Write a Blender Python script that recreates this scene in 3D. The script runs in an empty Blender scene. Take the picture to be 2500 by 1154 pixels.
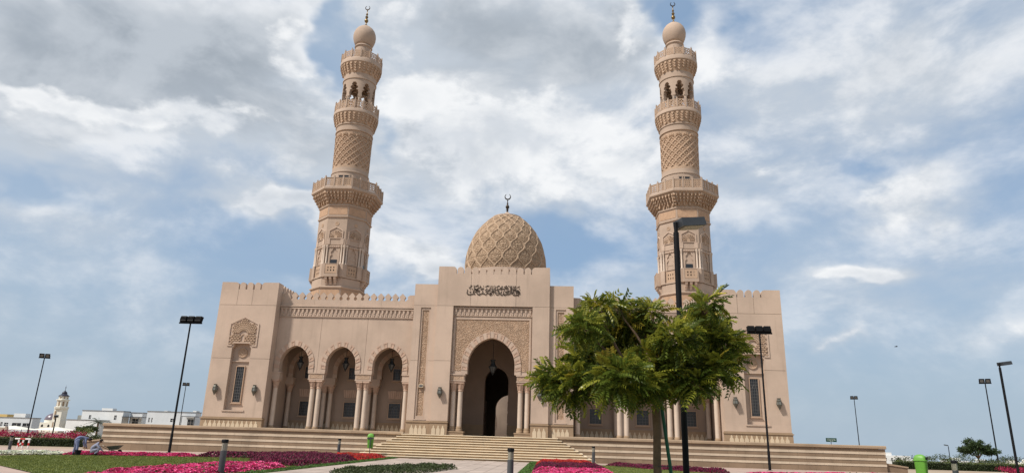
import bpy, math, random
import numpy as np
from mathutils import Vector, Matrix
from mathutils.geometry import tessellate_polygon

R = math.radians
PI = math.pi
random.seed(7)
rng = np.random.default_rng(11)
SC = bpy.context.scene
COL = SC.collection

# ------------------------------------------------------------------ camera
cam = bpy.data.cameras.new('camera')
cam.sensor_fit = 'HORIZONTAL'
cam.sensor_width = 36.0
cam.lens = 36.0 * 1647.0 / 2500.0
cam.clip_start = 0.1
cam.clip_end = 6000
camo = bpy.data.objects.new('camera', cam)
COL.objects.link(camo)
EYE = Vector((5.511, -59.913, 1.468))
r_, u_, b_ = Vector((.99776, .06037, .02878)), Vector((-.01014, -.28885, .95732)), Vector((.06611, -.95547, -.28759))
camo.matrix_world = Matrix(((r_.x, u_.x, b_.x, EYE.x), (r_.y, u_.y, b_.y, EYE.y), (r_.z, u_.z, b_.z, EYE.z), (0, 0, 0, 1)))
SC.camera = camo

# ------------------------------------------------------------------ light and exposure
SUN_AZ, SUN_EL = R(-128), R(50)          # measured from +y, clockwise from above: sun to the left, in front of the facade
sun = bpy.data.lights.new('sun', 'SUN')
sun.energy = 3.9
sun.angle = R(5)
sun.color = (1.0, .945, .87)
suno = bpy.data.objects.new('sun', sun)
COL.objects.link(suno)
sd = Vector((math.sin(SUN_AZ) * math.cos(SUN_EL), math.cos(SUN_AZ) * math.cos(SUN_EL), math.sin(SUN_EL)))
suno.rotation_euler = sd.to_track_quat('Z', 'Y').to_euler()
suno.location = (-40, -60, 80)
SC.view_settings.view_transform = 'Standard'
SC.view_settings.look = 'None'
SC.view_settings.gamma = 1.0
SC.view_settings.exposure = 0.32
SC.render.engine = 'CYCLES'
SC.cycles.max_bounces = 6
SC.cycles.diffuse_bounces = 3
SC.cycles.glossy_bounces = 2
SC.cycles.transmission_bounces = 2

world = bpy.data.worlds.new('World')
SC.world = world
world.use_nodes = True
WT = world.node_tree
WT.nodes.clear()
WN, WL = WT.nodes, WT.links


def _in(nt, sock, v):
    if isinstance(v, (int, float)):
        sock.default_value = v
    elif isinstance(v, (tuple, list)):
        sock.default_value = tuple(v) + ((1.0,) if len(sock.default_value) == 4 and len(v) == 3 else ())
    else:
        nt.links.new(v, sock)


def mth(nt, op, a, b=None, c=None, clamp=False):
    n = nt.nodes.new('ShaderNodeMath')
    n.operation = op
    n.use_clamp = clamp
    for i, v in enumerate((a, b, c)):
        if v is not None:
            _in(nt, n.inputs[i], v)
    return n.outputs[0]


def noise(nt, vec, scale, detail=6, rough=.55, dist=0.0, color=False):
    n = nt.nodes.new('ShaderNodeTexNoise')
    nt.links.new(vec, n.inputs['Vector'])
    n.inputs['Scale'].default_value = scale
    n.inputs['Detail'].default_value = detail
    n.inputs['Roughness'].default_value = rough
    n.inputs['Distortion'].default_value = dist
    return n.outputs['Color' if color else 'Fac']


def vmul(nt, v, s):
    n = nt.nodes.new('ShaderNodeVectorMath')
    n.operation = 'MULTIPLY'
    nt.links.new(v, n.inputs[0])
    n.inputs[1].default_value = s
    return n.outputs[0]


def vadd(nt, v, s):
    n = nt.nodes.new('ShaderNodeVectorMath')
    n.operation = 'ADD'
    nt.links.new(v, n.inputs[0])
    _in(nt, n.inputs[1], s)
    return n.outputs[0]


def mixc(nt, f, a, b, mode='MIX'):
    n = nt.nodes.new('ShaderNodeMix')
    n.data_type = 'RGBA'
    n.blend_type = mode
    _in(nt, n.inputs[0], f)
    _in(nt, n.inputs[6], a)
    _in(nt, n.inputs[7], b)
    return n.outputs[2]


def smooth(nt, v, lo, hi):
    n = nt.nodes.new('ShaderNodeMapRange')
    n.interpolation_type = 'SMOOTHSTEP'
    nt.links.new(v, n.inputs[0])
    n.inputs[1].default_value = lo
    n.inputs[2].default_value = hi
    return n.outputs[0]


def build_world():
    nt = WT
    sky = WN.new('ShaderNodeTexSky')
    sky.sky_type = 'NISHITA'
    sky.sun_disc = False
    sky.sun_elevation = SUN_EL
    sky.sun_rotation = SUN_AZ % (2 * PI)
    sky.air_density = 1.0
    sky.dust_density = 1.5
    sky.ozone_density = 1.0
    tc = WN.new('ShaderNodeTexCoord')
    d = tc.outputs['Generated']
    sep = WN.new('ShaderNodeSeparateXYZ')
    WL.new(d, sep.inputs[0])
    az = mth(nt, 'ARCTAN2', sep.outputs[0], sep.outputs[1])
    el = mth(nt, 'ARCSINE', sep.outputs[2])
    sq = vmul(nt, d, (1, 1, 1.7))
    # soft warp of the cloud field so that no bank keeps a plain outline
    w = WN.new('ShaderNodeSeparateColor')
    WL.new(noise(nt, sq, 3.2, 4, .6, 0, True), w.inputs[0])
    w2 = WN.new('ShaderNodeSeparateColor')
    WL.new(noise(nt, sq, 11, 3, .62, 0, True), w2.inputs[0])
    azw = mth(nt, 'ADD', mth(nt, 'MULTIPLY_ADD', mth(nt, 'SUBTRACT', w.outputs[0], .5), .34, az), mth(nt, 'MULTIPLY', mth(nt, 'SUBTRACT', w2.outputs[0], .5), .10))
    elw = mth(nt, 'ADD', mth(nt, 'MULTIPLY_ADD', mth(nt, 'SUBTRACT', w.outputs[1], .5), .17, el), mth(nt, 'MULTIPLY', mth(nt, 'SUBTRACT', w2.outputs[1], .5), .06))
    # banks of cloud and blue gaps: azimuth, elevation, half width, half height (radians), strength
    lobes = [(-0.681, 0.476, 0.169, 0.07, 0.75), (-0.516, 0.479, 0.153, 0.067, 0.6), (-0.752, 0.402, 0.086, 0.055, 0.4), (-0.093, 0.567, 0.165, 0.082, 0.75), (0.025, 0.506, 0.087, 0.051, 0.4),
             (-0.636, 0.379, 0.171, 0.035, 0.35), (-0.457, 0.401, 0.1, 0.038, 0.4), (-0.139, 0.414, 0.132, 0.065, 0.55), (-0.454, 0.307, 0.079, 0.02, 0.65), (-0.185, 0.236, 0.068, 0.03, 0.75),
             (0.077, 0.387, 0.07, 0.047, 0.45), (0.08, 0.578, 0.034, 0.065, 0.45), (0.37, 0.476, 0.209, 0.104, 0.28), (0.576, 0.468, 0.102, 0.084, 0.3), (0.499, 0.307, 0.066, 0.031, 0.5),
             (0.406, 0.215, 0.046, 0.015, 0.6), (-0.646, 0.239, 0.124, 0.025, 0.32), (-0.311, 0.278, 0.066, 0.024, 0.55), (0.424, 0.121, 0.028, 0.009, 0.35), (0.557, 0.13, 0.031, 0.019, 0.25),
             (-0.329, 0.391, 0.062, 0.035, 0.3), (0.242, 0.349, 0.113, 0.046, 0.2), (-0.457, 0.551, 0.074, 0.031, 0.35), (-0.365, 0.507, 0.035, 0.038, -0.75), (-0.393, 0.564, 0.028, 0.026, -0.5),
             (-0.712, 0.277, 0.047, 0.024, -0.45), (-0.519, 0.238, 0.18, 0.03, -0.35), (-0.183, 0.441, 0.02, 0.018, -0.4), (0.161, 0.584, 0.059, 0.032, -0.5), (0.321, 0.258, 0.118, 0.039, -0.3),
             (0.051, 0.285, 0.098, 0.042, -0.5), (-0.279, 0.426, 0.025, 0.035, -0.45), (0.336, 0.546, 0.052, 0.021, -0.25), (-0.597, 0.173, 0.259, 0.031, -0.15), (0.436, 0.351, 0.03, 0.021, -0.3)]
    def field(ls):
        f = None
        for A, E, a, b, s in ls:
            u = mth(nt, 'MULTIPLY_ADD', azw, 1 / a, -A / a)
            v = mth(nt, 'MULTIPLY_ADD', elw, 1 / b, -E / b)
            q = mth(nt, 'MULTIPLY_ADD', u, u, mth(nt, 'MULTIPLY', v, v))
            g = mth(nt, 'POWER', .4066, q)
            f = mth(nt, 'MULTIPLY', g, s) if f is None else mth(nt, 'MULTIPLY_ADD', g, s, f)
        return f
    dens = field(lobes)
    # puffy cumulus in front of the softer layer
    puffs = [(-0.139, 0.408, 0.125, 0.056, 0.55), (-0.21, 0.486, 0.073, 0.034, 0.4),
             (0.08, 0.572, 0.041, 0.065, 0.5),
             (0.083, 0.387, 0.069, 0.041, 0.5),
             (-0.43, 0.457, 0.072, 0.038, 0.42),
             (-0.454, 0.307, 0.076, 0.017, 0.7),
             (-0.386, 0.314, 0.035, 0.032, 0.5),
             (-0.305, 0.278, 0.067, 0.022, 0.6),
             (-0.185, 0.23, 0.071, 0.029, 0.8),
             (0.499, 0.307, 0.062, 0.028, 0.55),
             (0.405, 0.214, 0.042, 0.018, 0.62),
             (-0.719, 0.375, 0.099, 0.019, 0.42),
             (-0.548, 0.381, 0.121, 0.021, 0.42),
             (0.424, 0.12, 0.028, 0.007, 0.45),
             (-0.455, 0.541, 0.042, 0.036, 0.4),
             (-0.021, 0.441, 0.092, 0.047, 0.4),
             (0.553, 0.131, 0.032, 0.017, 0.35),
             (0.254, 0.514, 0.072, 0.049, 0.3),
             (-0.277, 0.564, 0.047, 0.065, 0.35),
             (0.274, 0.376, 0.09, 0.04, 0.25)]
    cum = field(puffs)
    n1 = noise(nt, vadd(nt, sq, (3.1, 1.7, .4)), 4.5, 6, .6, .25)
    n2 = noise(nt, vadd(nt, sq, (3.1 - .03, 1.7 - .01, .4 + .075)), 4.5, 6, .6, .25)
    n3 = noise(nt, vadd(nt, sq, (8.3, .2, 5.5)), 1.4, 5, .5)
    dens = mth(nt, 'ADD', mth(nt, 'MULTIPLY_ADD', mth(nt, 'SUBTRACT', n1, .5), 1.25, dens), mth(nt, 'MULTIPLY_ADD', mth(nt, 'SUBTRACT', n3, .5), .5, .10))
    alpha = smooth(nt, dens, -.22, .46)
    thick = smooth(nt, dens, .30, 1.05)
    lit = smooth(nt, mth(nt, 'SUBTRACT', n1, n2), -.10, .14)
    white = mixc(nt, lit, (.47, .515, .57), (.70, .715, .735))
    grey = mixc(nt, lit, (.30, .335, .375), (.43, .465, .505))
    cloud = mixc(nt, thick, white, grey)
    hz = smooth(nt, el, .30, -.02)          # haze that thickens towards the horizon all round
    blue = mixc(nt, .6, vmulc(nt, sky.outputs[0], .09), (.235, .37, .56))
    veil = mth(nt, 'MULTIPLY_ADD', smooth(nt, n3, 0.40, .66), .42, .05)     # thin high cloud over the whole sky
    blue = mixc(nt, veil, blue, (.43, .495, .56))
    clear = mixc(nt, mth(nt, 'MULTIPLY', hz, .85), blue, (.335, .415, .49))
    al = mth(nt, 'MULTIPLY', alpha, mth(nt, 'SUBTRACT', 1.0, mth(nt, 'MULTIPLY', smooth(nt, el, .20, .02), .85)))
    col = mixc(nt, mth(nt, 'MULTIPLY', al, .93), clear, cloud)
    p1 = noise(nt, vadd(nt, sq, (1.3, 4.4, 2.6)), 15, 5, .58, .15)
    cd = mth(nt, 'ADD', mth(nt, 'MULTIPLY_ADD', mth(nt, 'SUBTRACT', p1, .5), .95, cum), mth(nt, 'MULTIPLY', mth(nt, 'SUBTRACT', n1, .5), .9))
    ca = mth(nt, 'MULTIPLY', mth(nt, 'MULTIPLY', smooth(nt, cd, .20, .50), smooth(nt, cum, .06, .22)), .9)
    cl = smooth(nt, mth(nt, 'ADD', mth(nt, 'SUBTRACT', n1, n2), mth(nt, 'MULTIPLY', mth(nt, 'SUBTRACT', p1, .5), .35)), -.12, .14)
    cc = mixc(nt, mth(nt, 'MULTIPLY', smooth(nt, cd, .40, .95), .8), mixc(nt, cl, (.58, .61, .65), (.76, .77, .78)), mixc(nt, cl, (.42, .46, .51), (.62, .645, .675)))
    col = mixc(nt, ca, col, cc)
    bg = WN.new('ShaderNodeBackground')
    WL.new(col, bg.inputs[0])
    bg.inputs[1].default_value = 1.0
    out = WN.new('ShaderNodeOutputWorld')
    WL.new(bg.outputs[0], out.inputs[0])


def vmulc(nt, c, s):
    return mixc(nt, 1.0, c, (s, s, s), 'MULTIPLY')


build_world()


# ------------------------------------------------------------------ helpers
class MB:
    """collects shapes into one mesh"""
    def __init__(s):
        s.v, s.f, s.mi = [], [], []

    def add(s, v, f, mi=0, M=None):
        o = len(s.v)
        if M is not None:
            v = [M @ Vector(p) for p in v]
        s.v += [(float(p[0]), float(p[1]), float(p[2])) for p in v]
        s.f += [tuple(int(i) + o for i in q) for q in f]
        s.mi += [mi] * len(f)
        return s

    def box(s, x0, x1, y0, y1, z0, z1, mi=0, M=None):
        v = [(x0, y0, z0), (x1, y0, z0), (x1, y1, z0), (x0, y1, z0), (x0, y0, z1), (x1, y0, z1), (x1, y1, z1), (x0, y1, z1)]
        return s.add(v, [(0, 3, 2, 1), (4, 5, 6, 7), (0, 1, 5, 4), (1, 2, 6, 5), (2, 3, 7, 6), (3, 0, 4, 7)], mi, M)

    def prism(s, poly, lo, hi, axis='y', holes=(), mi=0, M=None):
        def p3(a, b, t):
            return (a, t, b) if axis == 'y' else ((a, b, t) if axis == 'z' else (t, a, b))
        loops = [list(poly)] + [list(h) for h in holes]
        flat = [p for l in loops for p in l]
        n = len(flat)
        v = [p3(a, b, lo) for a, b in flat] + [p3(a, b, hi) for a, b in flat]
        if len(loops) == 1 and len(poly) == 4:
            f = [(0, 1, 2, 3), (7, 6, 5, 4)]
        else:
            tri = tessellate_polygon([[Vector((a, b, 0)) for a, b in l] for l in loops])
            f = [tuple(t) for t in tri] + [tuple(i + n for i in reversed(t)) for t in tri]
        o = 0
        for l in loops:
            k = len(l)
            for i in range(k):
                j = (i + 1) % k
                f.append((o + i, o + j, o + j + n, o + i + n))
            o += k
        return s.add(v, f, mi, M)

    def lathe(s, prof, n=24, mi=0, M=None, rot=0.0):
        v, f = [], []
        k = len(prof)
        for i in range(n):
            a = rot + 2 * PI * i / n
            for r, z in prof:
                v.append((r * math.cos(a), r * math.sin(a), z))
        for i in range(n):
            j = (i + 1) % n
            for t in range(k - 1):
                f.append((i * k + t, j * k + t, j * k + t + 1, i * k + t + 1))
        for e, rev in ((0, True), (k - 1, False)):
            if prof[e][0] > 1e-4:
                c = [i * k + e for i in range(n)]
                f.append(tuple(reversed(c)) if rev else tuple(c))
        return s.add(v, f, mi, M)

    def tube(s, path, r, n=8, mi=0, M=None):
        P = [Vector(p) for p in path]
        rs = r if isinstance(r, (list, tuple)) else [r] * len(P)
        v, f = [], []
        ref = None
        for i, p in enumerate(P):
            t = (P[min(i + 1, len(P) - 1)] - P[max(i - 1, 0)]).normalized()
            if ref is None:
                ref = t.orthogonal().normalized()
            ref = (ref - t * ref.dot(t)).normalized()
            b = t.cross(ref)
            for q in range(n):
                a = 2 * PI * q / n
                v.append(p + (ref * math.cos(a) + b * math.sin(a)) * rs[i])
        for i in range(len(P) - 1):
            for q in range(n):
                w = (q + 1) % n
                f.append((i * n + q, i * n + w, (i + 1) * n + w, (i + 1) * n + q))
        f.append(tuple(range(n - 1, -1, -1)))
        f.append(tuple((len(P) - 1) * n + q for q in range(n)))
        return s.add(v, f, mi, M)

    def grid(s, V, mi=0, keep=None, wrap=False):
        """V: array (nu, nv, 3)"""
        nu, nv = V.shape[:2]
        o = len(s.v)
        s.v += [tuple(map(float, p)) for p in V.reshape(-1, 3)]
        ru = nu if wrap else nu - 1
        for i in range(ru):
            j = (i + 1) % nu
            for k in range(nv - 1):
                if keep is None or keep[i, k]:
                    s.f.append((o + i * nv + k, o + j * nv + k, o + j * nv + k + 1, o + i * nv + k + 1))
                    s.mi.append(mi)
        return s

    def shell(s, mask, fn, mi=0):
        """solid sheet with holes: mask (nu, nv) bool, fn(i, k, layer) -> point, layer 0 outside 1 inside"""
        nu, nv = mask.shape
        idx = {}
        o = len(s.v)

        def vid(i, k, l):
            key = (i, k, l)
            if key not in idx:
                idx[key] = len(s.v)
                s.v.append(tuple(map(float, fn(i, k, l))))
            return idx[key]
        for i in range(nu):
            for k in range(nv):
                if not mask[i, k]:
                    continue
                c = [(i, k), (i + 1, k), (i + 1, k + 1), (i, k + 1)]
                s.f.append(tuple(vid(a, b, 0) for a, b in c)); s.mi.append(mi)
                s.f.append(tuple(vid(a, b, 1) for a, b in reversed(c))); s.mi.append(mi)
                for q, (di, dk) in enumerate(((0, -1), (1, 0), (0, 1), (-1, 0))):
                    a, b = i + di, k + dk
                    if not (0 <= a < nu and 0 <= b < nv and mask[a, b]):
                        p, w = c[q], c[(q + 1) % 4]
                        s.f.append((vid(*p, 0), vid(*p, 1), vid(*w, 1), vid(*w, 0))); s.mi.append(mi)
        return s

    def arr(s, V, F, mi=0):
        """numpy vertex and face arrays; mi scalar or per-face list"""
        o = len(s.v)
        s.v += [tuple(p) for p in np.asarray(V, float).tolist()]
        s.f += [tuple(q) for q in (np.asarray(F) + o).tolist()]
        s.mi += list(mi) if hasattr(mi, '__len__') else [mi] * len(F)
        return s


W = {}          # world position of every parent, by object name


def mesh_of(name, mb, mats, org=(0, 0, 0), smooth_angle=None):
    me = bpy.data.meshes.new(name)
    v = (np.array(mb.v, float).reshape(-1, 3) - np.array(org, float)).tolist()
    me.from_pydata(v, [], mb.f)
    for m in (mats if isinstance(mats, (list, tuple)) else [mats]):
        me.materials.append(m)
    if isinstance(mats, (list, tuple)) and len(mats) > 1:
        me.polygons.foreach_set('material_index', mb.mi)
    if smooth_angle:
        me.polygons.foreach_set('use_smooth', [True] * len(me.polygons))
        me.set_sharp_from_angle(angle=R(smooth_angle))
    me.update()
    return me


def obj(name, me, parent=None, loc=(0, 0, 0), rotz=0.0):
    """links one object; loc is a world position (parents are never rotated when this is used)"""
    o = bpy.data.objects.new(name, me)
    COL.objects.link(o)
    p = W[parent.name] if parent else Vector((0, 0, 0))
    o.parent = parent
    o.location = Vector(loc) - p
    o.rotation_euler = (0, 0, rotz)
    W[o.name] = Vector(loc)
    return o


def build(name, mb, mats, parent=None, org=None, smooth=None):
    """mesh given in world coordinates -> object whose origin is org (default: the parent's origin)"""
    if org is None:
        org = W[parent.name] if parent else (0, 0, 0)
    return obj(name, mesh_of(name, mb, mats, org, smooth), parent, org)


def thing(name, label, cat, loc=(0, 0, 0), group=None):
    o = obj(name, None, None, loc)
    o.empty_display_size = .3
    return tag(o, label, cat, group)


def tag(o, label=None, cat=None, group=None, kind=None):
    for k, v in (('label', label), ('category', cat), ('group', group), ('kind', kind)):
        if v:
            o[k] = v
    return o


def copy_tree(root, loc, label=None, rotz=None):
    def cp(o, par):
        c = o.copy()
        COL.objects.link(c)
        c.parent = par
        for ch in o.children:
            cp(ch, c)
        return c
    r = cp(root, None)
    r.location = loc
    if rotz is not None:
        r.rotation_euler = (0, 0, rotz)
    W[r.name] = Vector(loc)
    if label:
        r['label'] = label
    return r


def vnoise(x, y, seed=0, n=64):
    g = np.random.default_rng(seed).random((n, n))
    xi, yi = np.floor(x).astype(int), np.floor(y).astype(int)
    fx, fy = x - xi, y - yi
    fx, fy = fx * fx * (3 - 2 * fx), fy * fy * (3 - 2 * fy)
    a, b = g[xi % n, yi % n], g[(xi + 1) % n, yi % n]
    c, d = g[xi % n, (yi + 1) % n], g[(xi + 1) % n, (yi + 1) % n]
    return (a * (1 - fx) + b * fx) * (1 - fy) + (c * (1 - fx) + d * fx) * fy


def worms(x, y, s, seed):
    """carved arabesque: contour bands of a smooth field, 0..1"""
    f = vnoise(x * s, y * s, seed) * 2.6 + vnoise(x * s * 2.1 + 9, y * s * 2.1, seed + 1) * 1.1
    w = np.abs(np.sin(f * PI * 2.2))
    return np.clip((w - .35) / .3, 0, 1)


def ssv(v, a, b):
    t = np.clip((v - a) / (b - a), 0, 1)
    return t * t * (3 - 2 * t)


# ------------------------------------------------------------------ materials
def mat(name, base, var=.10, nscale=.6, streak=0.0, bump=.2, bscale=18, rough=.85, metal=0.0, rand=.0, tint=None, spec=.25, fine=0.0, coat=0.0):
    m = bpy.data.materials.new(name)
    m.use_nodes = True
    nt = m.node_tree
    b = nt.nodes['Principled BSDF']
    geo = nt.nodes.new('ShaderNodeNewGeometry')
    pos = geo.outputs['Position']
    dark = tuple(c * (1 - var) for c in base)
    lite = tuple(min(1, c * (1 + var)) for c in (tint or base))
    f = smooth(nt, noise(nt, pos, nscale, 6, .6), .3, .7)
    c = mixc(nt, f, dark, lite)
    if fine:
        g = noise(nt, pos, 9, 4, .6)
        c = mixc(nt, mth(nt, 'MULTIPLY', g, fine), c, tuple(x * .55 for x in base))
    if streak:
        st = smooth(nt, noise(nt, vmul(nt, pos, (2.6, 2.6, .16)), 1.0, 5, .65), .52, .78)
        c = mixc(nt, mth(nt, 'MULTIPLY', st, streak), c, tuple(x * .62 for x in base))
    if rand:
        oi = nt.nodes.new('ShaderNodeObjectInfo')
        k = mth(nt, 'MULTIPLY_ADD', oi.outputs['Random'], 2 * rand, 1 - rand)
        h = nt.nodes.new('ShaderNodeHueSaturation')
        nt.links.new(c, h.inputs['Color'])
        nt.links.new(k, h.inputs['Value'])
        c = h.outputs[0]
    nt.links.new(c, b.inputs['Base Color'])
    b.inputs['Roughness'].default_value = rough
    b.inputs['Metallic'].default_value = metal
    b.inputs['Specular IOR Level'].default_value = spec
    b.inputs['Coat Weight'].default_value = coat
    if bump:
        bn = nt.nodes.new('ShaderNodeBump')
        bn.inputs['Strength'].default_value = bump
        bn.inputs['Distance'].default_value = .02
        nt.links.new(noise(nt, pos, bscale, 5, .6), bn.inputs['Height'])
        nt.links.new(bn.outputs[0], b.inputs['Normal'])
    return m


def leafmat(name, base, var=.3, trans=.25, rand=.12, rough=.55, tip=None):
    m = bpy.data.materials.new(name)
    m.use_nodes = True
    nt = m.node_tree
    b = nt.nodes['Principled BSDF']
    geo = nt.nodes.new('ShaderNodeNewGeometry')
    f = noise(nt, geo.outputs['Position'], 2.4, 4, .6)
    g = noise(nt, geo.outputs['Position'], 23, 2, .5)
    c = mixc(nt, smooth(nt, f, .35, .68), tuple(x * (1 - var) for x in base), tip or tuple(x * (1 + var) for x in base))
    c = mixc(nt, mth(nt, 'MULTIPLY', g, .45), c, tuple(x * .6 for x in base))
    oi = nt.nodes.new('ShaderNodeObjectInfo')
    h = nt.nodes.new('ShaderNodeHueSaturation')
    nt.links.new(c, h.inputs['Color'])
    nt.links.new(mth(nt, 'MULTIPLY_ADD', oi.outputs['Random'], 2 * rand, 1 - rand), h.inputs['Value'])
    nt.links.new(h.outputs[0], b.inputs['Base Color'])
    b.inputs['Roughness'].default_value = rough
    b.inputs['Specular IOR Level'].default_value = .3
    out = nt.nodes['Material Output']
    t = nt.nodes.new('ShaderNodeBsdfTranslucent')
    nt.links.new(h.outputs[0], t.inputs[0])
    mx = nt.nodes.new('ShaderNodeMixShader')
    mx.inputs[0].default_value = trans
    nt.links.new(b.outputs[0], mx.inputs[1])
    nt.links.new(t.outputs[0], mx.inputs[2])
    nt.links.new(mx.outputs[0], out.inputs[0])
    return m


def glassmat(name, base, rough=.12):
    m = mat(name, base, .15, 1.5, bump=0, rough=rough, spec=.6)
    return m


MT = {
    'wall': mat('stucco_stone', (.465, .351, .270), .10, .35, streak=.38, bump=.14, bscale=30, rand=.035),
    'stone': mat('carved_stone', (.46, .345, .265), .09, .9, streak=.12, bump=.2, bscale=22, rand=.03),
    'relief': mat('carved_relief_stone', (.41, .285, .195), .10, 1.5, bump=.15, bscale=30, rand=.03),
    'column': mat('polished_column_stone', (.52, .415, .33), .06, 1.2, bump=.05, rough=.6, rand=.02),
    'capital': mat('rosy_capital_stone', (.47, .325, .24), .08, 2.0, bump=.2, rand=.03),
    'plinth': mat('brown_plinth_stone', (.315, .22, .14), .10, .8, bump=.15, bscale=24, rand=.05, streak=.1),
    'inlay': mat('cream_inlay_stone', (.56, .45, .315), .06, 1.2, bump=.1, rand=.04),
    'course_brown': mat('brown_wall_stone', (.24, .168, .11), .12, .9, bump=.25, bscale=20, rand=.09, fine=.25, streak=.15),
    'course_cream': mat('cream_wall_stone', (.54, .435, .32), .10, .9, bump=.2, bscale=20, rand=.06, fine=.2, streak=.12),
    'cap': mat('coping_stone', (.33, .24, .16), .10, .7, bump=.2, rand=.05),
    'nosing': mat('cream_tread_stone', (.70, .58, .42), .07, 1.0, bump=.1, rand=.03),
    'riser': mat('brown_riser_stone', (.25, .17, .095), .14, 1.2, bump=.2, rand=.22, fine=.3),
    'dome': mat('carved_dome_stone', (.36, .255, .17), .10, 1.5, bump=.15, bscale=30),
    'minaret': mat('minaret_stone', (.40, .30, .228), .09, .5, streak=.15, bump=.18, bscale=24, rand=.02),
    'bandpanel': mat('rough_band_panel', (.41, .265, .17), .10, 3.0, bump=.6, bscale=9, rand=.02),
    'brass': mat('aged_brass', (.22, .145, .06), .2, 6, bump=.05, rough=.38, metal=.85),
    'bronze': mat('dark_bronze', (.045, .032, .022), .2, 6, bump=.0, rough=.4, metal=.6),
    'lantern': mat('green_grey_lantern_metal', (.13, .125, .105), .25, 8, bump=.1, rough=.5, metal=.5),
    'lglass': glassmat('smoked_lantern_glass', (.13, .13, .11), .25),
    'dark_lantern': mat('dark_hanging_lantern_metal', (.028, .03, .03), .25, 8, bump=.1, rough=.5, metal=.4),
    'dglass': glassmat('dark_hanging_lantern_glass', (.045, .05, .052), .3),
    'glass': glassmat('dark_window_glass', (.016, .017, .019), .3),
    'grille': mat('window_grille_metal', (.13, .125, .12), .15, 4, bump=0, rough=.5, metal=.4),
    'frame': mat('window_frame_stone', (.40, .275, .19), .06, 1.0, bump=.1),
    'wood': mat('dark_door_wood', (.05, .026, .014), .2, 2.0, bump=.2, rough=.5),
    'black': mat('black_painted_metal', (.008, .008, .009), .15, 3, bump=.05, rough=.6, spec=.12),
    'charcoal': mat('charcoal_bollard_metal', (.05, .052, .055), .12, 3, bump=.05, rough=.5, spec=.5),
    'lens': mat('ribbed_lens', (.30, .28, .22), .1, 10, bump=.1, rough=.3, spec=.6),
    'lamp_glass': mat('floodlight_glass', (.10, .10, .10), .1, 6, bump=0, rough=.15, spec=.7),
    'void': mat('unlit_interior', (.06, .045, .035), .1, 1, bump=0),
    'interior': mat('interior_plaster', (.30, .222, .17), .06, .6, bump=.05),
}

# ------------------------------------------------------------------ ground
def f1(x):
    return -.0075 * max(0.0, min(48.0, -x - 8.0))


def gz(x, y):
    t = min(1.0, max(0.0, (y - 30) / 220.0))
    s = min(1.0, max(0.0, (x + 60) / 120.0))
    return f1(x) - t * 2.6 * (1 - s) - s * .019 * max(0.0, y - 30)


def clip(poly, ax, v, keep_less):
    out = []
    for i, p in enumerate(poly):
        q = poly[(i + 1) % len(poly)]
        ip = (p[ax] <= v) if keep_less else (p[ax] >= v)
        iq = (q[ax] <= v) if keep_less else (q[ax] >= v)
        if ip:
            out.append(p)
        if ip != iq:
            t = (v - p[ax]) / (q[ax] - p[ax])
            out.append((p[0] + (q[0] - p[0]) * t, p[1] + (q[1] - p[1]) * t))
    return out


def sheet(name, poly, m, dz, step=4.0, kind='structure'):
    mb = MB()
    xs = [p[0] for p in poly]
    ys = [p[1] for p in poly]
    for i in range(math.floor(min(xs) / step), math.ceil(max(xs) / step)):
        col = clip(clip(poly, 0, i * step, False), 0, (i + 1) * step, True)
        if len(col) < 3:
            continue
        for j in range(math.floor(min(ys) / step), math.ceil(max(ys) / step)):
            c = clip(clip(col, 1, j * step, False), 1, (j + 1) * step, True)
            if len(c) >= 3:
                mb.add([(x, y, gz(x, y) + dz) for x, y in c], [tuple(range(len(c)))])
    o = build(name, mb, m)
    return tag(o, kind=kind)


M_EARTH = mat('sandy_earth', (.34, .265, .19), .18, .08, bump=.3, bscale=3)
M_PAVE = mat('pink_paver_field', (.40, .295, .24), .10, .5, bump=.15, bscale=14, fine=.2)
M_SLAB = mat('pink_grey_paving_slab', (.39, .315, .265), .08, .8, bump=.15, bscale=16, rand=.11, fine=.15)
M_JOINT = mat('paving_joint_bed', (.20, .16, .13), .1, 2, bump=.2)
M_KERB = mat('kerb_concrete', (.42, .34, .27), .1, 1, bump=.2, rand=.05)
M_GRASSBASE = mat('lawn_soil_green', (.12, .145, .034), .35, 1.3, bump=.5, bscale=40, fine=.4)

gm = MB()
GX = [-3000, -1200, -600, -400, -300, -200, -120, -80, -56, -32, -8, 20, 60, 100, 160, 240, 400, 700, 1300, 3000]
GY = [-400, -120, -60, -30, -8, 10, 30, 60, 100, 140, 180, 220, 250, 320, 450, 700, 1200, 2200, 4000]
gv = np.array([[(x, y, gz(x, y) - .03) for y in GY] for x in GX])
gm.grid(gv)
tag(build('ground', gm, M_EARTH), kind='structure')
sheet('promenade', [(-60, -70), (60, -70), (60, -8.2), (29.5, -8.2), (29.5, 6), (-29.5, 6), (-29.5, -8.2), (-60, -8.2)], M_PAVE, .004)
LAWN_L = [(-24, -26.5), (-22.3, -22.6), (-15, -20.2), (-11, -19), (-8.5, -13), (-6, -12.4), (-5.05, -12.4), (-5.05, -46), (-8, -46), (-11, -38.1), (-15.7, -33.9), (-20, -30)]
LAWN_R = [(3.9, -50), (45, -50), (45, -20), (32, -16), (25, -17), (16, -20), (14.5, -19), (9, -13.6), (8, -12.6), (3.9, -12.6)]
lawn_l = sheet('lawn', LAWN_L, M_GRASSBASE, .03)
lawn_r = sheet('lawn', LAWN_R, M_GRASSBASE, .03)

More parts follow.
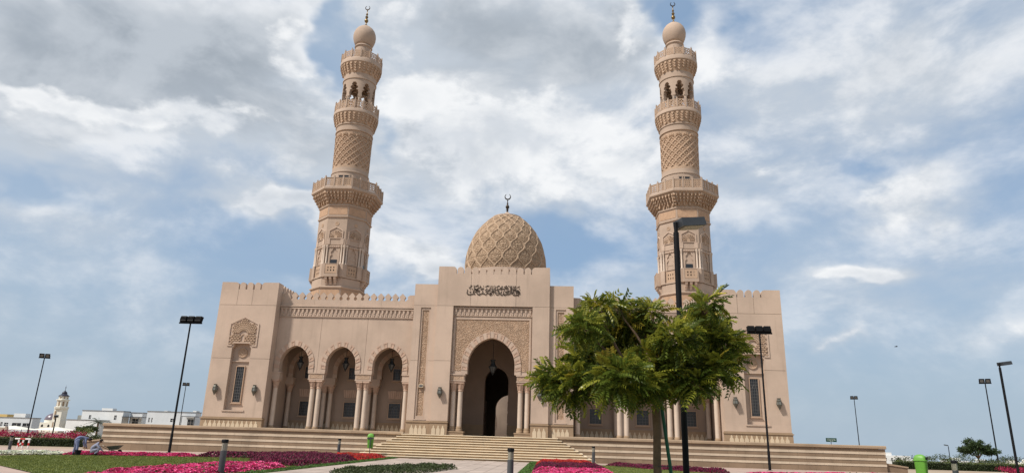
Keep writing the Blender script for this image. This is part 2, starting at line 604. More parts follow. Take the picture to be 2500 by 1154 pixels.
# central path of long paving slabs, each with its own edges
pathbed = sheet('path', [(-5.05, -60), (3.9, -60), (3.9, -11.4), (-5.05, -11.4)], M_JOINT, .008)
SX, SY = 8.95 / 12, 1.2
sl = MB()
bx = .012
sl.add([(-SX / 2 + .008, -SY / 2 + .008, 0), (SX / 2 - .008, -SY / 2 + .008, 0), (SX / 2 - .008, SY / 2 - .008, 0), (-SX / 2 + .008, SY / 2 - .008, 0),
        (-SX / 2 + bx, -SY / 2 + bx, .03), (SX / 2 - bx, -SY / 2 + bx, .03), (SX / 2 - bx, SY / 2 - bx, .03), (-SX / 2 + bx, SY / 2 - bx, .03)],
       [(4, 5, 6, 7), (0, 1, 5, 4), (1, 2, 6, 5), (2, 3, 7, 6), (3, 0, 4, 7)])
sl_me = mesh_of('paving_slab', sl, M_SLAB)
for i in range(12):
    for j in range(20):
        x, y = -5.05 + SX * (i + .5), -12.1 - SY * (j + .5) - (SY / 2 if i % 2 else 0)
        obj('paving_slab', sl_me, pathbed, (x, y, .006 + random.uniform(0, .003)))
fs = MB()
for i in range(12):
    for j in range(20, 38):
        x, y = -5.05 + SX * (i + .5), -12.1 - SY * (j + .5) - (SY / 2 if i % 2 else 0)
        fs.add([(a + x, b + y, c + .006) for a, b, c in sl.v], sl.f)
tag(build('paving_slabs', fs, M_SLAB, pathbed), kind='stuff')

# ------------------------------------------------------------------ terrace of striped stone and its stair
TY, TX, Z0 = -8.5, 28.78, 1.65
tb = MB()
tb.box(-TX + .3, TX - .3, TY + .35, 52, -1.2, Z0 - .004)
tag(build('terrace', tb, mat('terrace_paving', (.36, .275, .20), .1, .8, bump=.1)), kind='structure')

COURSES = [(0, .38, 'course_brown', 0), (.38, .54, 'course_cream', .025), (.54, .78, 'course_brown', 0), (.78, .94, 'course_cream', .025), (.94, 1.18, 'course_brown', 0), (1.18, 1.35, 'course_cream', .025), (1.35, 1.56, 'course_brown', 0)]


def terrace_wall(sx, label):
    xe = 5.72
    t = thing('terrace_wall', label, 'wall', (sx * (xe + TX) / 2, TY, 0))
    core = MB()
    core.box(min(sx * xe, sx * TX) + .06, max(sx * xe, sx * TX) - .06, TY + .06, TY + .34, -.6, 1.555)
    core.box(min(sx * (TX - .36), sx * (TX - .06)), max(sx * (TX - .36), sx * (TX - .06)), TY + .341, 30, -.6, 1.555)
    build('core', core, MT['plinth'], t)
    L = TX - xe
    for ci, (z0, z1, m, out) in enumerate(COURSES):
        n = 19
        w = L / n
        off = (ci % 2) * w / 2
        if z0 == 0:
            z0 = -.45
        edges = sorted({0.0, L} | {min(L, max(0, off + k * w)) for k in range(n + 1)})
        for a, b in zip(edges[:-1], edges[1:]):
            if b - a < .05:
                continue
            xa, xb = sorted((sx * (xe + a), sx * (xe + b)))
            mb = MB()
            mb.box(xa + .004, xb - .004, TY - out, TY + .06, z0 + .003, z1 - .003)
            build('stone_block', mb, MT[m], t, org=((xa + xb) / 2, TY, (z0 + z1) / 2))
        # return face at the outer end
        for k in range(9):
            xa, xb = sorted((sx * (TX - .06), sx * (TX + out)))
            ya, yb = TY + .34 + k * 1.6, TY + .34 + (k + 1) * 1.6
            if k == 0:
                ya = TY + .004 + .06
            mb = MB()
            mb.box(xa, xb, ya + .004, yb - .004, z0 + .003, z1 - .003)
            build('stone_block', mb, MT[m], t, org=((xa + xb) / 2, (ya + yb) / 2, (z0 + z1) / 2))
    for k in range(12):
        a, b = xe - .06 + (L + .12) * k / 12, xe - .06 + (L + .12) * (k + 1) / 12
        xa, xb = sorted((sx * a, sx * b))
        mb = MB()
        mb.prism([(TY - .1, 1.60), (TY - .1, 1.74), (TY - .07, 1.79), (TY + .45, 1.79), (TY + .45, 1.565), (TY - .04, 1.565)], xa + .004, xb - .004, axis='x')
        build('coping', mb, MT['cap'], t, org=((xa + xb) / 2, TY, 1.6))
    mb = MB()
    xa, xb = sorted((sx * (TX - .42), sx * (TX + .06)))
    mb.box(xa, xb, TY + .452, 30, 1.565, 1.79)
    build('coping', mb, MT['cap'], t)
    return t


terrace_wall(-1, 'long striped brown and cream stone terrace wall left of the broad stair')
terrace_wall(1, 'long striped brown and cream stone terrace wall right of the broad stair')
for sx, lab in ((-1, 'low sloping stone wall stepping down from the left end of the terrace'), (1, 'low sloping stone wall stepping down from the right end of the terrace')):
    t = thing('ramp_wall', lab, 'wall', (sx * 29.5, TY, 0))
    mb = MB()
    x0, x1 = sx * (TX + .09), sx * 30.25
    mb.prism([(x0, -.4), (x1, -.4), (x1, .33), (x0, .5)], TY + .2, TY + .6, 'y')
    build('wall_face', mb, MT['course_brown'], t)
    mb = MB()
    mb.prism([(x0, .503), (x1 + sx * .05, .333), (x1 + sx * .05, .43), (x0, .62)], TY + .14, TY + .66, 'y')
    build('coping', mb, MT['cap'], t)

st = thing('staircase', 'broad cream stone stair flaring down from the portal to the path', 'staircase', (0, -8.8, 0))
NST, RISE, TREAD = 10, .165, .3
for i in range(NST):
    z = Z0 - RISE * i
    X, yf = 5.75 + TREAD * i * .96, -8.8 - TREAD * i
    mb = MB()
    yb = yf + TREAD + .12 if i else TY + .34
    # nosing slab: front run and two side runs
    mb.box(-X, X, yf - .03, yb, z - .05, z)
    if i:
        for sx in (-1, 1):
            xa, xb = sorted((sx * (X - TREAD - .1), sx * X))
            mb.box(xa, xb, yb, TY + .02, z - .05, z)
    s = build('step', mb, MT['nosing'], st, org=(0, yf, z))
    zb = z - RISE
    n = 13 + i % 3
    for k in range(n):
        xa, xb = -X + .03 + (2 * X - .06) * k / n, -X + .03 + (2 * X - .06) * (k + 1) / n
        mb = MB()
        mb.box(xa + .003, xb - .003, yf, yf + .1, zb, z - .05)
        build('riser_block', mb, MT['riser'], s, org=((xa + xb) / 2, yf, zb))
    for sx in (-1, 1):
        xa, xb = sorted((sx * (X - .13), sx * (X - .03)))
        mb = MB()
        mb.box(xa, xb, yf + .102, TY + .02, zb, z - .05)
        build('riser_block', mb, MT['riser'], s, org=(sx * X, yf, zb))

# ------------------------------------------------------------------ the mosque
mq = thing('mosque', 'large beige stone mosque with carved dome, tall portal and arcaded wings', 'mosque', (0, -.9, Z0))


def arch_path(h, zs, za, zb, n=14, off=0.0):
    """pointed arch, right foot -> apex -> left foot; zb foot height, zs springing, za apex; off: outward offset"""
    c = ((za - zs) ** 2 - h * h) / (2 * h)
    Rr = h + c
    am = math.acos(c / Rr)
    pts = [(h + off, zb)]
    Ro = Rr + off
    amo = math.acos(min(1, c / Ro))
    for i in range(n + 1):
        a = amo * i / n
        pts.append((-c + Ro * math.cos(a), zs + Ro * math.sin(a)))
    return pts + [(-x, z) for x, z in reversed(pts[:-1])]


def resample(pts, n):
    d = [0]
    for p, q in zip(pts[:-1], pts[1:]):
        d.append(d[-1] + math.hypot(q[0] - p[0], q[1] - p[1]))
    out = []
    for i in range(n + 1):
        t = d[-1] * i / n
        k = max(j for j in range(len(d)) if d[j] <= t + 1e-9)
        k = min(k, len(pts) - 2)
        u = (t - d[k]) / max(1e-9, d[k + 1] - d[k])
        out.append((pts[k][0] + (pts[k + 1][0] - pts[k][0]) * u, pts[k][1] + (pts[k + 1][1] - pts[k][1]) * u))
    return out


def voussoir_meshes(h, zs, za, zb, width, n, depth=.16, proud=.05):
    ip = resample(arch_path(h, zs, za, zb, 24), n * 3)
    op = resample(arch_path(h, zs, za, zb, 24, width), n * 3)
    out = []
    for i in range(n):
        a, b = ip[i * 3:i * 3 + 4], op[i * 3:i * 3 + 4]
        cx = sum(p[0] for p in a + b) / 8
        cz = sum(p[1] for p in a + b) / 8
        sh = lambda p, s: (cx + (p[0] - cx) * s, cz + (p[1] - cz) * s)
        mb = MB()
        loop = [sh(p, .96) for p in a] + [sh(p, .96) for p in reversed(b)]
        mb.prism(loop, -proud, depth - proud, 'y')
        if i % 2:
            ins = [sh(p, .60) for p in (a[0], a[3], b[3], b[0])]
            rim = [sh(p, .95) for p in (a[0], a[3], b[3], b[0])]
            mb.prism(rim, -proud - .028, -proud - .001, 'y', holes=[ins])
        me = mesh_of('voussoir', mb, MT['capital' if i % 2 else 'stone'], (cx, 0, cz))
        out.append((me, cx, cz))
    return out


def place_voussoirs(vm, parent, x, y):
    for me, cx, cz in vm:
        obj('voussoir', me, parent, (x + cx, y, cz))


def wall_with_arch(x0, x1, zb, zt, xc, path, y0, y1, mb):
    a = [(xc + p[0], p[1]) for p in reversed(path)]
    mb.prism([(x0, zb)] + a + [(x1, zb), (x1, zt), (x0, zt)], y0, y1, 'y')


def rect(x0, x1, z0, z1):
    return [(x0, z0), (x1, z0), (x1, z1), (x0, z1)]


def cornice(mb, x0, x1, y, z0, z1, unit=.40):
    """carved stalactite band standing proud of a wall plane y"""
    mb.box(x0, x1, y - .03, y + .02, z0, z1)
    n = max(1, round((x1 - x0) / unit))
    u = (x1 - x0) / n
    h = z1 - z0
    mb.box(x0, x1, y - .16, y - .031, z1 - .12 * h, z1)
    for i in range(n):
        xc = x0 + u * (i + .5)
        mb.prism([(xc - .17 * u, z0 + .40 * h), (xc + .17 * u, z0 + .40 * h), (xc + .24 * u, z1 - .13 * h), (xc - .24 * u, z1 - .13 * h)], y - .13, y - .032, 'y')
        mb.prism([(xc - .30 * u, z0 + .38 * h), (xc, z0 + .05 * h), (xc + .30 * u, z0 + .38 * h)], y - .10, y - .032, 'y')
    for i in range(n + 1):
        xc = x0 + u * i
        a, b = max(x0, xc - .2 * u), min(x1, xc + .2 * u)
        mb.prism([(a, z0 + .02), (b, z0 + .02), (b, z0 + .30 * h), (xc, z0 + .48 * h), (a, z0 + .30 * h)], y - .065, y - .032, 'y')
    mb.box(x0, x1, y - .09, y - .031, z0 - .03, z0 + .018)


def relief_panel(mb, x0, x1, z0, z1, y, depth, scale, seed, res=.055, keep=None, outline=None):
    nu, nv = max(4, int((x1 - x0) / res)), max(4, int((z1 - z0) / res))
    xs, zs = np.linspace(x0, x1, nu + 1), np.linspace(z0, z1, nv + 1)
    X, Z = np.meshgrid(xs, zs, indexing='ij')
    H = worms(X + 31.7, Z + 7.1, scale, seed) * depth
    if outline is not None:
        H = np.where(outline(X, Z), H, depth * 1.1)
    V = np.stack([X, y - H, Z], -1)
    kp = None
    if keep is not None:
        cx, cz = (X[:-1, :-1] + X[1:, 1:]) / 2, (Z[:-1, :-1] + Z[1:, 1:]) / 2
        kp = keep(cx, cz)
    mb.grid(V, 0, kp)


# --- shared pieces: columns, capitals, inlays, merlons
def column_mesh(r, z0, zc, z1):
    shaft, base, cap = MB(), MB(), MB()
    base.lathe([(r * 1.35, z0), (r * 1.35, z0 + .16), (r * 1.2, z0 + .2), (r * 1.28, z0 + .27), (r * 1.1, z0 + .36), (r * 1.02, z0 + .4)], 16)
    shaft.lathe([(r, z0 + .4), (r * 1.0, (z0 + zc) / 2), (r * .94, zc)], 20)
    prof = [(r * .98, zc), (r * 1.14, zc + .03), (r * 1.14, zc + .09), (r * 1.0, zc + .12), (r * 1.1, zc + .3), (r * 1.38, zc + (z1 - zc) * .72), (r * 1.52, zc + (z1 - zc) * .8)]
    cap.lathe(prof, 12)
    for k in range(8):
        a = 2 * PI * k / 8
        M = Matrix.Rotation(a, 4, 'Z')
        cap.prism([(r * .98, zc + .14), (r * 1.22, zc + .2), (r * 1.32, zc + (z1 - zc) * .55), (r * 1.66, zc + (z1 - zc) * .74), (r * 1.2, zc + (z1 - zc) * .7)], -r * .22, r * .22, 'y', M=M)
    q = r * 1.5
    cap.box(-q, q, -q, q, zc + (z1 - zc) * .8, z1)
    return (mesh_of('column', shaft, MT['column'], smooth_angle=40), mesh_of('column_base', base, MT['plinth'], smooth_angle=40), mesh_of('capital', cap, MT['capital'], smooth_angle=35))


def place_column(ms, parent, x, y):
    c = obj('column', ms[0], parent, (x, y, 0))
    obj('column_base', ms[1], c, (x, y, 0))
    obj('capital', ms[2], c, (x, y, 0))


COLM = column_mesh(.205, Z0, 5.22, 5.955)
COLP = column_mesh(.205, 2.005, 5.28, 6.095)

inl = MB()
inl.prism([(-.165, 0), (.165, 0), (.165, .38), (.12, .50), (.06, .56), (.075, .62), (0, .76), (-.075, .62), (-.06, .56), (-.12, .50), (-.165, .38)], -.025, .06, 'y')
inl_me = mesh_of('inlay', inl, MT['inlay'])


def merlon_round(w, h, t):
    mb = MB()
    p = [(-w / 2, 0), (w / 2, 0), (w / 2, h - w * .52)]
    for i in range(1, 8):
        a = PI * i / 8
        p.append((w / 2 * math.cos(a), h - w * .52 + w * .52 * math.sin(a)))
    p += [(-w / 2, h - w * .52)]
    mb.prism(p, -t / 2, t / 2, 'y')
    return mesh_of('merlon', mb, MT['wall'])


mer_t = merlon_round(.535, .645, .36)
mer_c = merlon_round(.55, .63, .36)
ma = MB()
half = [(.325, 0), (.25, .03), (.19, .10), (.18, .17), (.21, .25), (.27, .31), (.285, .36), (.22, .47), (.10, .60), (0, .70)]
ma.prism(half + [(-x, z) for x, z in reversed(half[:-1])], -.15, .15, 'y')
mer_a = mesh_of('merlon', ma, MT['wall'])

TZ = 14.36      # tower top
window_frames = []


def window(parent, x, y, w, h, z, bars=(4, 6), deep=.12, arch=False):
    """recessed window: stone frame > dark pane and metal grille; facing -y"""
    f = MB()
    e = .07
    f.prism(rect(x - w / 2 - e, x + w / 2 + e, z - e, z + h + e), y - .05, y + .06, 'y', holes=[rect(x - w / 2, x + w / 2, z, z + h)])
    f.box(x - w / 2 - .14, x + w / 2 + .14, y - .10, y + .05, z - e - .07, z - e - .002)
    fo = build('window', f, MT['frame'], parent, org=(x, y, z))
    p = MB()
    p.box(x - w / 2 + .001, x + w / 2 - .001, y + .03, y + .045, z + .001, z + h - .001)
    build('pane', p, MT['glass'], fo)
    g = MB()
    nx, nz = bars
    for i in range(nx + 1):
        xx = x - w / 2 + .015 + (w - .03) * i / nx
        g.box(xx - .014, xx + .014, y - .012, y + .008, z + .002, z + h - .002)
    for k in range(nz + 1):
        zz = z + .015 + (h - .03) * k / nz
        g.box(x - w / 2 + .002, x + w / 2 - .002, y - .016, y - .0125, zz - .014, zz + .014)
    ap = arch_path(w * .36, z + h * .55, z + h * .86, z + .1 * h, 8)
    g.tube([(x + a, y - .02, b) for a, b in ap], .022, 5)
    build('grille', g, MT['grille'], fo)
    return fo


def tower(sx):
    """one corner tower: stone panels with open joints in front of a core"""
    xc = sx * 22.01
    x0, x1 = xc - 2.63, xc + 2.63
    y0 = -1.9
    core = MB()
    core.box(x0, x1, y0 + .44, 3.6, Z0, 13.7)
    co = build('tower_core', core, MT['wall'], mq, org=(xc, y0, Z0))
    rec = [(xc - .86, 3.2), (xc + .86, 3.2), (xc + .86, 8.45), (xc + .72, 8.62), (xc + .62, 8.88), (xc - .62, 8.88), (xc - .72, 8.62), (xc - .86, 8.45)]

    def cutrec(za, zb):
        p = clip(clip(rec, 1, za, False), 1, zb, True)
        return p
    g = .012
    for za, zb in ((2.62, 7.57), (7.57, 12.29), (12.29, 13.71)):
        if zb < 9:
            # recess crosses the joint: left and right cheeks and the piece beneath
            for poly in ([(x0, za), (x1, za), (x1, 3.2 - .0), (x0, 3.2)],):
                mb = MB(); mb.prism(poly, y0, y0 + .438, 'y')
                build('wall_panel', mb, MT['wall'], mq, org=(xc, y0, za))
            for a, b in ((x0, xc - .86), (xc + .86, x1)):
                mb = MB(); mb.prism(rect(a, b, 3.2 + .0, zb - g), y0, y0 + .438, 'y')
                build('wall_panel', mb, MT['wall'], mq, org=((a + b) / 2, y0, za))
        elif za < 8:
            mb = MB()
            mb.prism([(x0, za + g), (xc - .86, za + g), (xc - .86, 8.45), (xc - .72, 8.62), (xc - .62, 8.88), (xc + .62, 8.88), (xc + .72, 8.62), (xc + .86, 8.45), (xc + .86, za + g), (x1, za + g), (x1, zb - g), (x0, zb - g)], y0, y0 + .438, 'y')
            build('wall_panel', mb, MT['wall'], mq, org=(xc, y0, za))
        else:
            for a, b in ((x0, xc - 1.03), (xc - 1.03, xc + .35), (xc + .35, x1)):
                mb = MB(); mb.prism(rect(a + (g if a > x0 else 0), b - (g if b < x1 else 0), za + g, zb), y0, y0 + .438, 'y')
                build('wall_panel', mb, MT['wall'], mq, org=((a + b) / 2, y0, za))
    # parapet ends and round merlons, front and inner side
    for s in (-1, 1):
        a, b = sorted((xc + s * 1.06, xc + s * 2.63))
        mb = MB()
        r = .3
        e = xc + s * 1.06
        q = [(e, 13.712), (xc + s * 2.63, 13.712), (xc + s * 2.63, TZ)]
        q += [(e + s * r, TZ)] + [(e + s * (r - r * math.sin(t)), TZ - r + r * math.cos(t)) for t in (.4, .8, 1.2)] + [(e, TZ - r)]
        mb.prism(q, y0, y0 + .36, 'y')
        build('parapet_end', mb, MT['wall'], mq, org=(e, y0, 13.7))
    for k in range(3):
        obj('merlon', mer_t, mq, (xc + (k - 1) * .69, y0 + .18, 13.712))
    # side parapets going back
    for s in (-1, 1):
        xs = xc + s * 2.45
        mb = MB(); mb.box(xs - .18, xs + .18, y0 + .364, y0 + 1.1, 13.702, TZ)
        build('parapet_end', mb, MT['wall'], mq, org=(xs, y0 + .7, 13.7))
        for k in range(5):
            obj('merlon', mer_t, mq, (xs, y0 + 1.5 + k * .66, 13.702), PI / 2)
    # plinth with cream pointed inlays
    mb = MB()
    mb.box(x0 - .06, x1 + .06, y0 - .06, y0 + .437, Z0, 2.44)
    mb.box(x0 - .12, x1 + .12, y0 - .12, y0 + .437, 2.442, 2.53)
    mb.box(x0 - .04, x1 + .04, y0 - .04, y0 + .437, 2.532, 2.619)
    pl = build('plinth', mb, MT['plinth'], mq, org=(xc, y0, Z0))
    for k in range(12):
        obj('inlay', inl_me, pl, (xc - 2.2 + k * .4, y0 - .061, Z0 - .06))
    # carved pentagonal panel
    pw, pb, ps, pa = 1.34, 8.62, 10.6, 11.25
    frame = MB()
    frame.prism([(xc - .9, pb), (xc - pw, pb), (xc - pw, ps), (xc, pa), (xc + pw, ps), (xc + pw, pb), (xc + .9, pb), (xc + .9, pb + .12), (xc + pw - .12, pb + .12),
                 (xc + pw - .12, ps - .06), (xc, pa - .13), (xc - pw + .12, ps - .06), (xc - pw + .12, pb + .12), (xc - .9, pb + .12)], y0 - .07, y0 - .002, 'y')
    fr = build('panel_frame', frame, MT['stone'], mq, org=(xc, y0, pb))
    blk = MB()

    def inside(x, z, m=.1):
        if z < pb + .14 + m * .3 or abs(x - xc) > pw - .12 - m:
            return False
        top = ps - .06 + (pa - .13 - (ps - .06)) * (1 - abs(x - xc) / (pw - .12))
        if z > top - m:
            return False
        return not (abs(x - xc) < .78 + .0 and z < 8.98) and not (abs(x - xc) < .24 and z < 9.75)
    row = 0
    z = pb + .22
    while z < 9.72:
        for k in range(-6, 7):
            x = xc + k * .27 + (row % 2) * .135
            if inside(x, z):
                M = Matrix.Translation((x, 0, z))
                blk.prism([(-.115, -.05), (.085, -.06), (.125, .045), (-.10, .045)], y0 - .10, y0 - .002, 'y', M=M)
        z += .15
        row += 1
    for ring in range(1, 9):
        rr = .30 + ring * .165
        for k in range(19):
            a = PI * (k + .5 * (ring % 2)) / 18
            x, z = xc + rr * math.cos(a) * .95, 9.62 + rr * math.sin(a)
            if z > 9.76 and inside(x, z):
                M = Matrix.Translation((x, 0, z)) @ Matrix.Rotation(PI / 2 - a, 4, 'Y')
                blk.prism([(-.045 - ring * .004, -.07), (.045 + ring * .004, -.07), (.06 + ring * .004, .065), (-.03, .065)], y0 - .10, y0 - .002, 'y', M=M)
    build('honeycomb_relief', blk, MT['relief'], fr)
    nb = MB()
    nb.prism([(xc - .2, 8.98), (xc + .2, 8.98), (xc + .2, 9.5), (xc, 9.76), (xc - .2, 9.5)], y0 - .06, y0 - .002, 'y', holes=[[(xc - .14, 9.04), (xc + .14, 9.04), (xc + .14, 9.48), (xc, 9.66), (xc - .14, 9.48)]])
    build('niche', nb, MT['relief'], fr)
    # recess: back plate, ledge, disc
    yb = y0 + .40
    mb = MB(); mb.prism(rect(xc - .858, xc + .858, 7.3, 7.4), yb - .10, yb + .036, 'y')
    build('ledge', mb, MT['stone'], mq, org=(xc, yb, 7.3))
    mb = MB(); mb.box(xc - .98, xc + .98, y0 - .07, y0 - .002, 3.08, 3.198)
    build('sill', mb, MT['stone'], mq, org=(xc, y0, 3.1))
    mb = MB(); mb.box(xc - .78, xc + .78, y0 - .11, y0 - .002, 8.86, 8.97)
    build('ledge', mb, MT['stone'], mq, org=(xc, y0, 8.9))
    d = MB()
    Md = Matrix.Translation((xc, yb + .03, 8.1)) @ Matrix.Rotation(PI / 2, 4, 'X')
    d.lathe([(.42, 0), (.42, .07), (.36, .08), (.34, .045), (.2, .045), (.17, .07), (.06, .07), (.05, .04), (.0, .04)], 28, M=Md)
    for k in range(12):
        a = 2 * PI * k / 12
        d.box(.2, .34, -.012, .012, .045, .065, M=Md @ Matrix.Rotation(a, 4, 'Z'))
    build('rosette', d, MT['relief'], mq, org=(xc, yb, 8.1), smooth=30)
    window(mq, xc, yb - .0, .68, 3.02, 3.86, (4, 12))
    # moulding at the inner roof edge seen above the wing wall
    return co


tower(-1)
tower(1)

# --- wings with three arches each
AH, AZS, AZA, AZB = 1.32, 7.32, 8.90, 6.60
AP = arch_path(AH, AZS, AZA, AZB, 16)
VM = voussoir_meshes(AH, AZS, AZA, AZB, .47, 21)
BAYS = [17.5, 13.32, 9.14]
PIERS = [19.30, 15.41, 11.23, 7.33]
YW = -.9
imp = MB()
imp.box(-.71, .71, -.03, .66, 5.957, 6.05)
imp.box(-.69, .69, 0, .63, 6.052, 6.5)
imp.box(-.74, .74, -.06, .69, 6.502, 6.598)
imp_me = mesh_of('impost', imp, MT['stone'])
ih = MB()
ih.box(-.37, .37, -.03, .66, 5.957, 6.05); ih.box(-.35, .35, 0, .63, 6.052, 6.5); ih.box(-.40, .40, -.06, .69, 6.502, 6.598)
imph_me = mesh_of('impost', ih, MT['stone'])
ipn = MB(); ipn.prism(rect(-.58, .58, 6.10, 6.46), -.022, -.001, 'y', holes=[rect(-.5, .5, 6.15, 6.41)])
relief_panel(ipn, -.5, .5, 6.15, 6.41, -.002, .014, 3.2, 5, .05)
ipn_me = mesh_of('carved_panel', ipn, MT['relief'])
VMI = voussoir_meshes(1.28, 7.1, 8.62, 6.4, .42, 17, .10, .03)


def wing(sx):
    edges = [19.378, 15.41, 11.23, 7.06]
    for k in range(3):
        a, b = sorted((sx * edges[k], sx * edges[k + 1]))
        mb = MB()
        g = .011
        wall_with_arch(a + g, b - g, 6.60, 12.38, sx * BAYS[k], AP, YW, YW + .62, mb)
        build('wall_panel', mb, MT['wall'], mq, org=(sx * BAYS[k], YW, 6.6))
        place_voussoirs(VM, mq, sx * BAYS[k], YW)
    x0, x1 = sorted((sx * 19.378, sx * 7.06))
    mb = MB()
    cornice(mb, x0 + .02, x1 - .02, YW, 11.52, 12.30, .385)
    build('cornice', mb, MT['stone'], mq, org=((x0 + x1) / 2, YW, 11.5))
    mb = MB()
    mb.box(x0, x1, YW - .20, YW + .3, 12.382, 12.47)
    mb.box(x0, x1, YW - .13, YW + .3, 12.472, 12.56)
    build('moulding', mb, MT['stone'], mq, org=((x0 + x1) / 2, YW, 12.4))
    # parapet wall in panels, then pointed merlons
    n = 4
    for k in range(n):
        a, b = x0 + (x1 - x0) * k / n, x0 + (x1 - x0) * (k + 1) / n
        mb = MB(); mb.box(a + .005, b - .005, YW, YW + .3, 12.562, 13.05)
        build('parapet', mb, MT['wall'], mq, org=((a + b) / 2, YW, 12.56))
    for k in range(16):
        x = sx * (8.28 + .662 * k)
        obj('merlon', mer_a, mq, (x, YW + .15, 13.052))
    a, b = sorted((sx * 7.06, sx * 7.94))
    mb = MB()
    mb.prism([(sx * 7.06, 13.052), (sx * 7.92, 13.052), (sx * 7.92, 13.15), (sx * 7.80, 13.2), (sx * 7.76, 13.3), (sx * 7.84, 13.42), (sx * 7.62, 13.6), (sx * 7.06, 13.62)], YW, YW + .3, 'y')
    build('parapet_end', mb, MT['wall'], mq, org=(sx * 7.4, YW, 13.05))
    mb = MB(); mb.prism([(sx * 19.378, 13.052), (sx * 18.56, 13.052), (sx * 18.56, 13.2), (sx * 18.75, 13.62), (sx * 19.378, 13.62)], YW, YW + .3, 'y')
    build('parapet_end', mb, MT['wall'], mq, org=(sx * 19, YW, 13.05))
    # piers: paired columns under carved imposts
    for k, p in enumerate(PIERS):
        px = sx * p
        if k in (1, 2):
            im = obj('impost', imp_me, mq, (px, YW - .01, 0))
            obj('carved_panel', ipn_me, im, (px, YW - .01, 0))
            for d in (-.29, .29):
                place_column(COLM, mq, px + d, YW + .28)
        else:
            px = sx * (19.03 if k == 0 else 7.43)
            obj('impost', imph_me, mq, (px, YW - .01, 0))
            place_column(COLM, mq, px, YW + .28)
    # gallery: back wall with blind arcade, windows, plinth, ceiling
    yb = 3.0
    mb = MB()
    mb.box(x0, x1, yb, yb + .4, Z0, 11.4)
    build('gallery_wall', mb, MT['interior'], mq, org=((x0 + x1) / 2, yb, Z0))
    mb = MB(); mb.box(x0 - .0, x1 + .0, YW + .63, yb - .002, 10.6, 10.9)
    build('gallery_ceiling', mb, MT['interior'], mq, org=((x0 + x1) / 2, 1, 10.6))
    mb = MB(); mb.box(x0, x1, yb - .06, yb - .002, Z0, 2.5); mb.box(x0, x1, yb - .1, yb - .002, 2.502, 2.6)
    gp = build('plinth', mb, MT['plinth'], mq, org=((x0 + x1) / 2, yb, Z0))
    for k in range(28):
        x = x0 + .5 + k * (x1 - x0 - 1.0) / 27
        obj('inlay', inl_me, gp, (x, yb - .061, Z0))
    for k in range(3):
        a, b = sorted((sx * edges[k], sx * edges[k + 1]))
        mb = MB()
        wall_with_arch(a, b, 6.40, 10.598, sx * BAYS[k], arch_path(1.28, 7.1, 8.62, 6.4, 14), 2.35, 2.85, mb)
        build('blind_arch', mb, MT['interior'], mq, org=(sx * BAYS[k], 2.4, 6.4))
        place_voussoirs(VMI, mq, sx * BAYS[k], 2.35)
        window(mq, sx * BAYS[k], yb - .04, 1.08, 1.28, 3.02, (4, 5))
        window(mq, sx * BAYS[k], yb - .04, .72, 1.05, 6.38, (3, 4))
        # flat-arch lintel of splayed stones
        lt = MB()
        for q in range(7):
            u0, u1 = -1 + 2 * q / 7, -1 + 2 * (q + 1) / 7
            lt.prism([(sx * BAYS[k] + u0 * .62 + .01, 4.72), (sx * BAYS[k] + u1 * .62 - .01, 4.72), (sx * BAYS[k] + u1 * .74 - .01, 5.42), (sx * BAYS[k] + u0 * .74 + .01, 5.42)], yb - .05 - .01 * (q % 2), yb - .002, 'y')
        build('lintel', lt, MT['capital'], mq, org=(sx * BAYS[k], yb, 4.7))
    for k, p in enumerate(PIERS):
        px = sx * p
        ds = (-.3, .3) if k in (1, 2) else (0,)
        px = sx * (19.03 if k == 0 else 7.43) if k in (0, 3) else px
        mb = MB()
        w = .68 if len(ds) == 2 else .36
        mb.box(px - w, px + w, 2.30, 2.9, 5.80, 6.398)
        build('impost', mb, MT['stone'], mq, org=(px, 2.3, 5.8))
        for d in ds:
            mbm = obj('column', COLI[0], mq, (px + d, 2.62, 0))
            obj('capital', COLI[2], mbm, (px + d, 2.62, 0))
            obj('column_base', COLI[1], mbm, (px + d, 2.62, 0))


COLI = column_mesh(.2, Z0, 5.05, 5.797)
wing(-1)
wing(1)

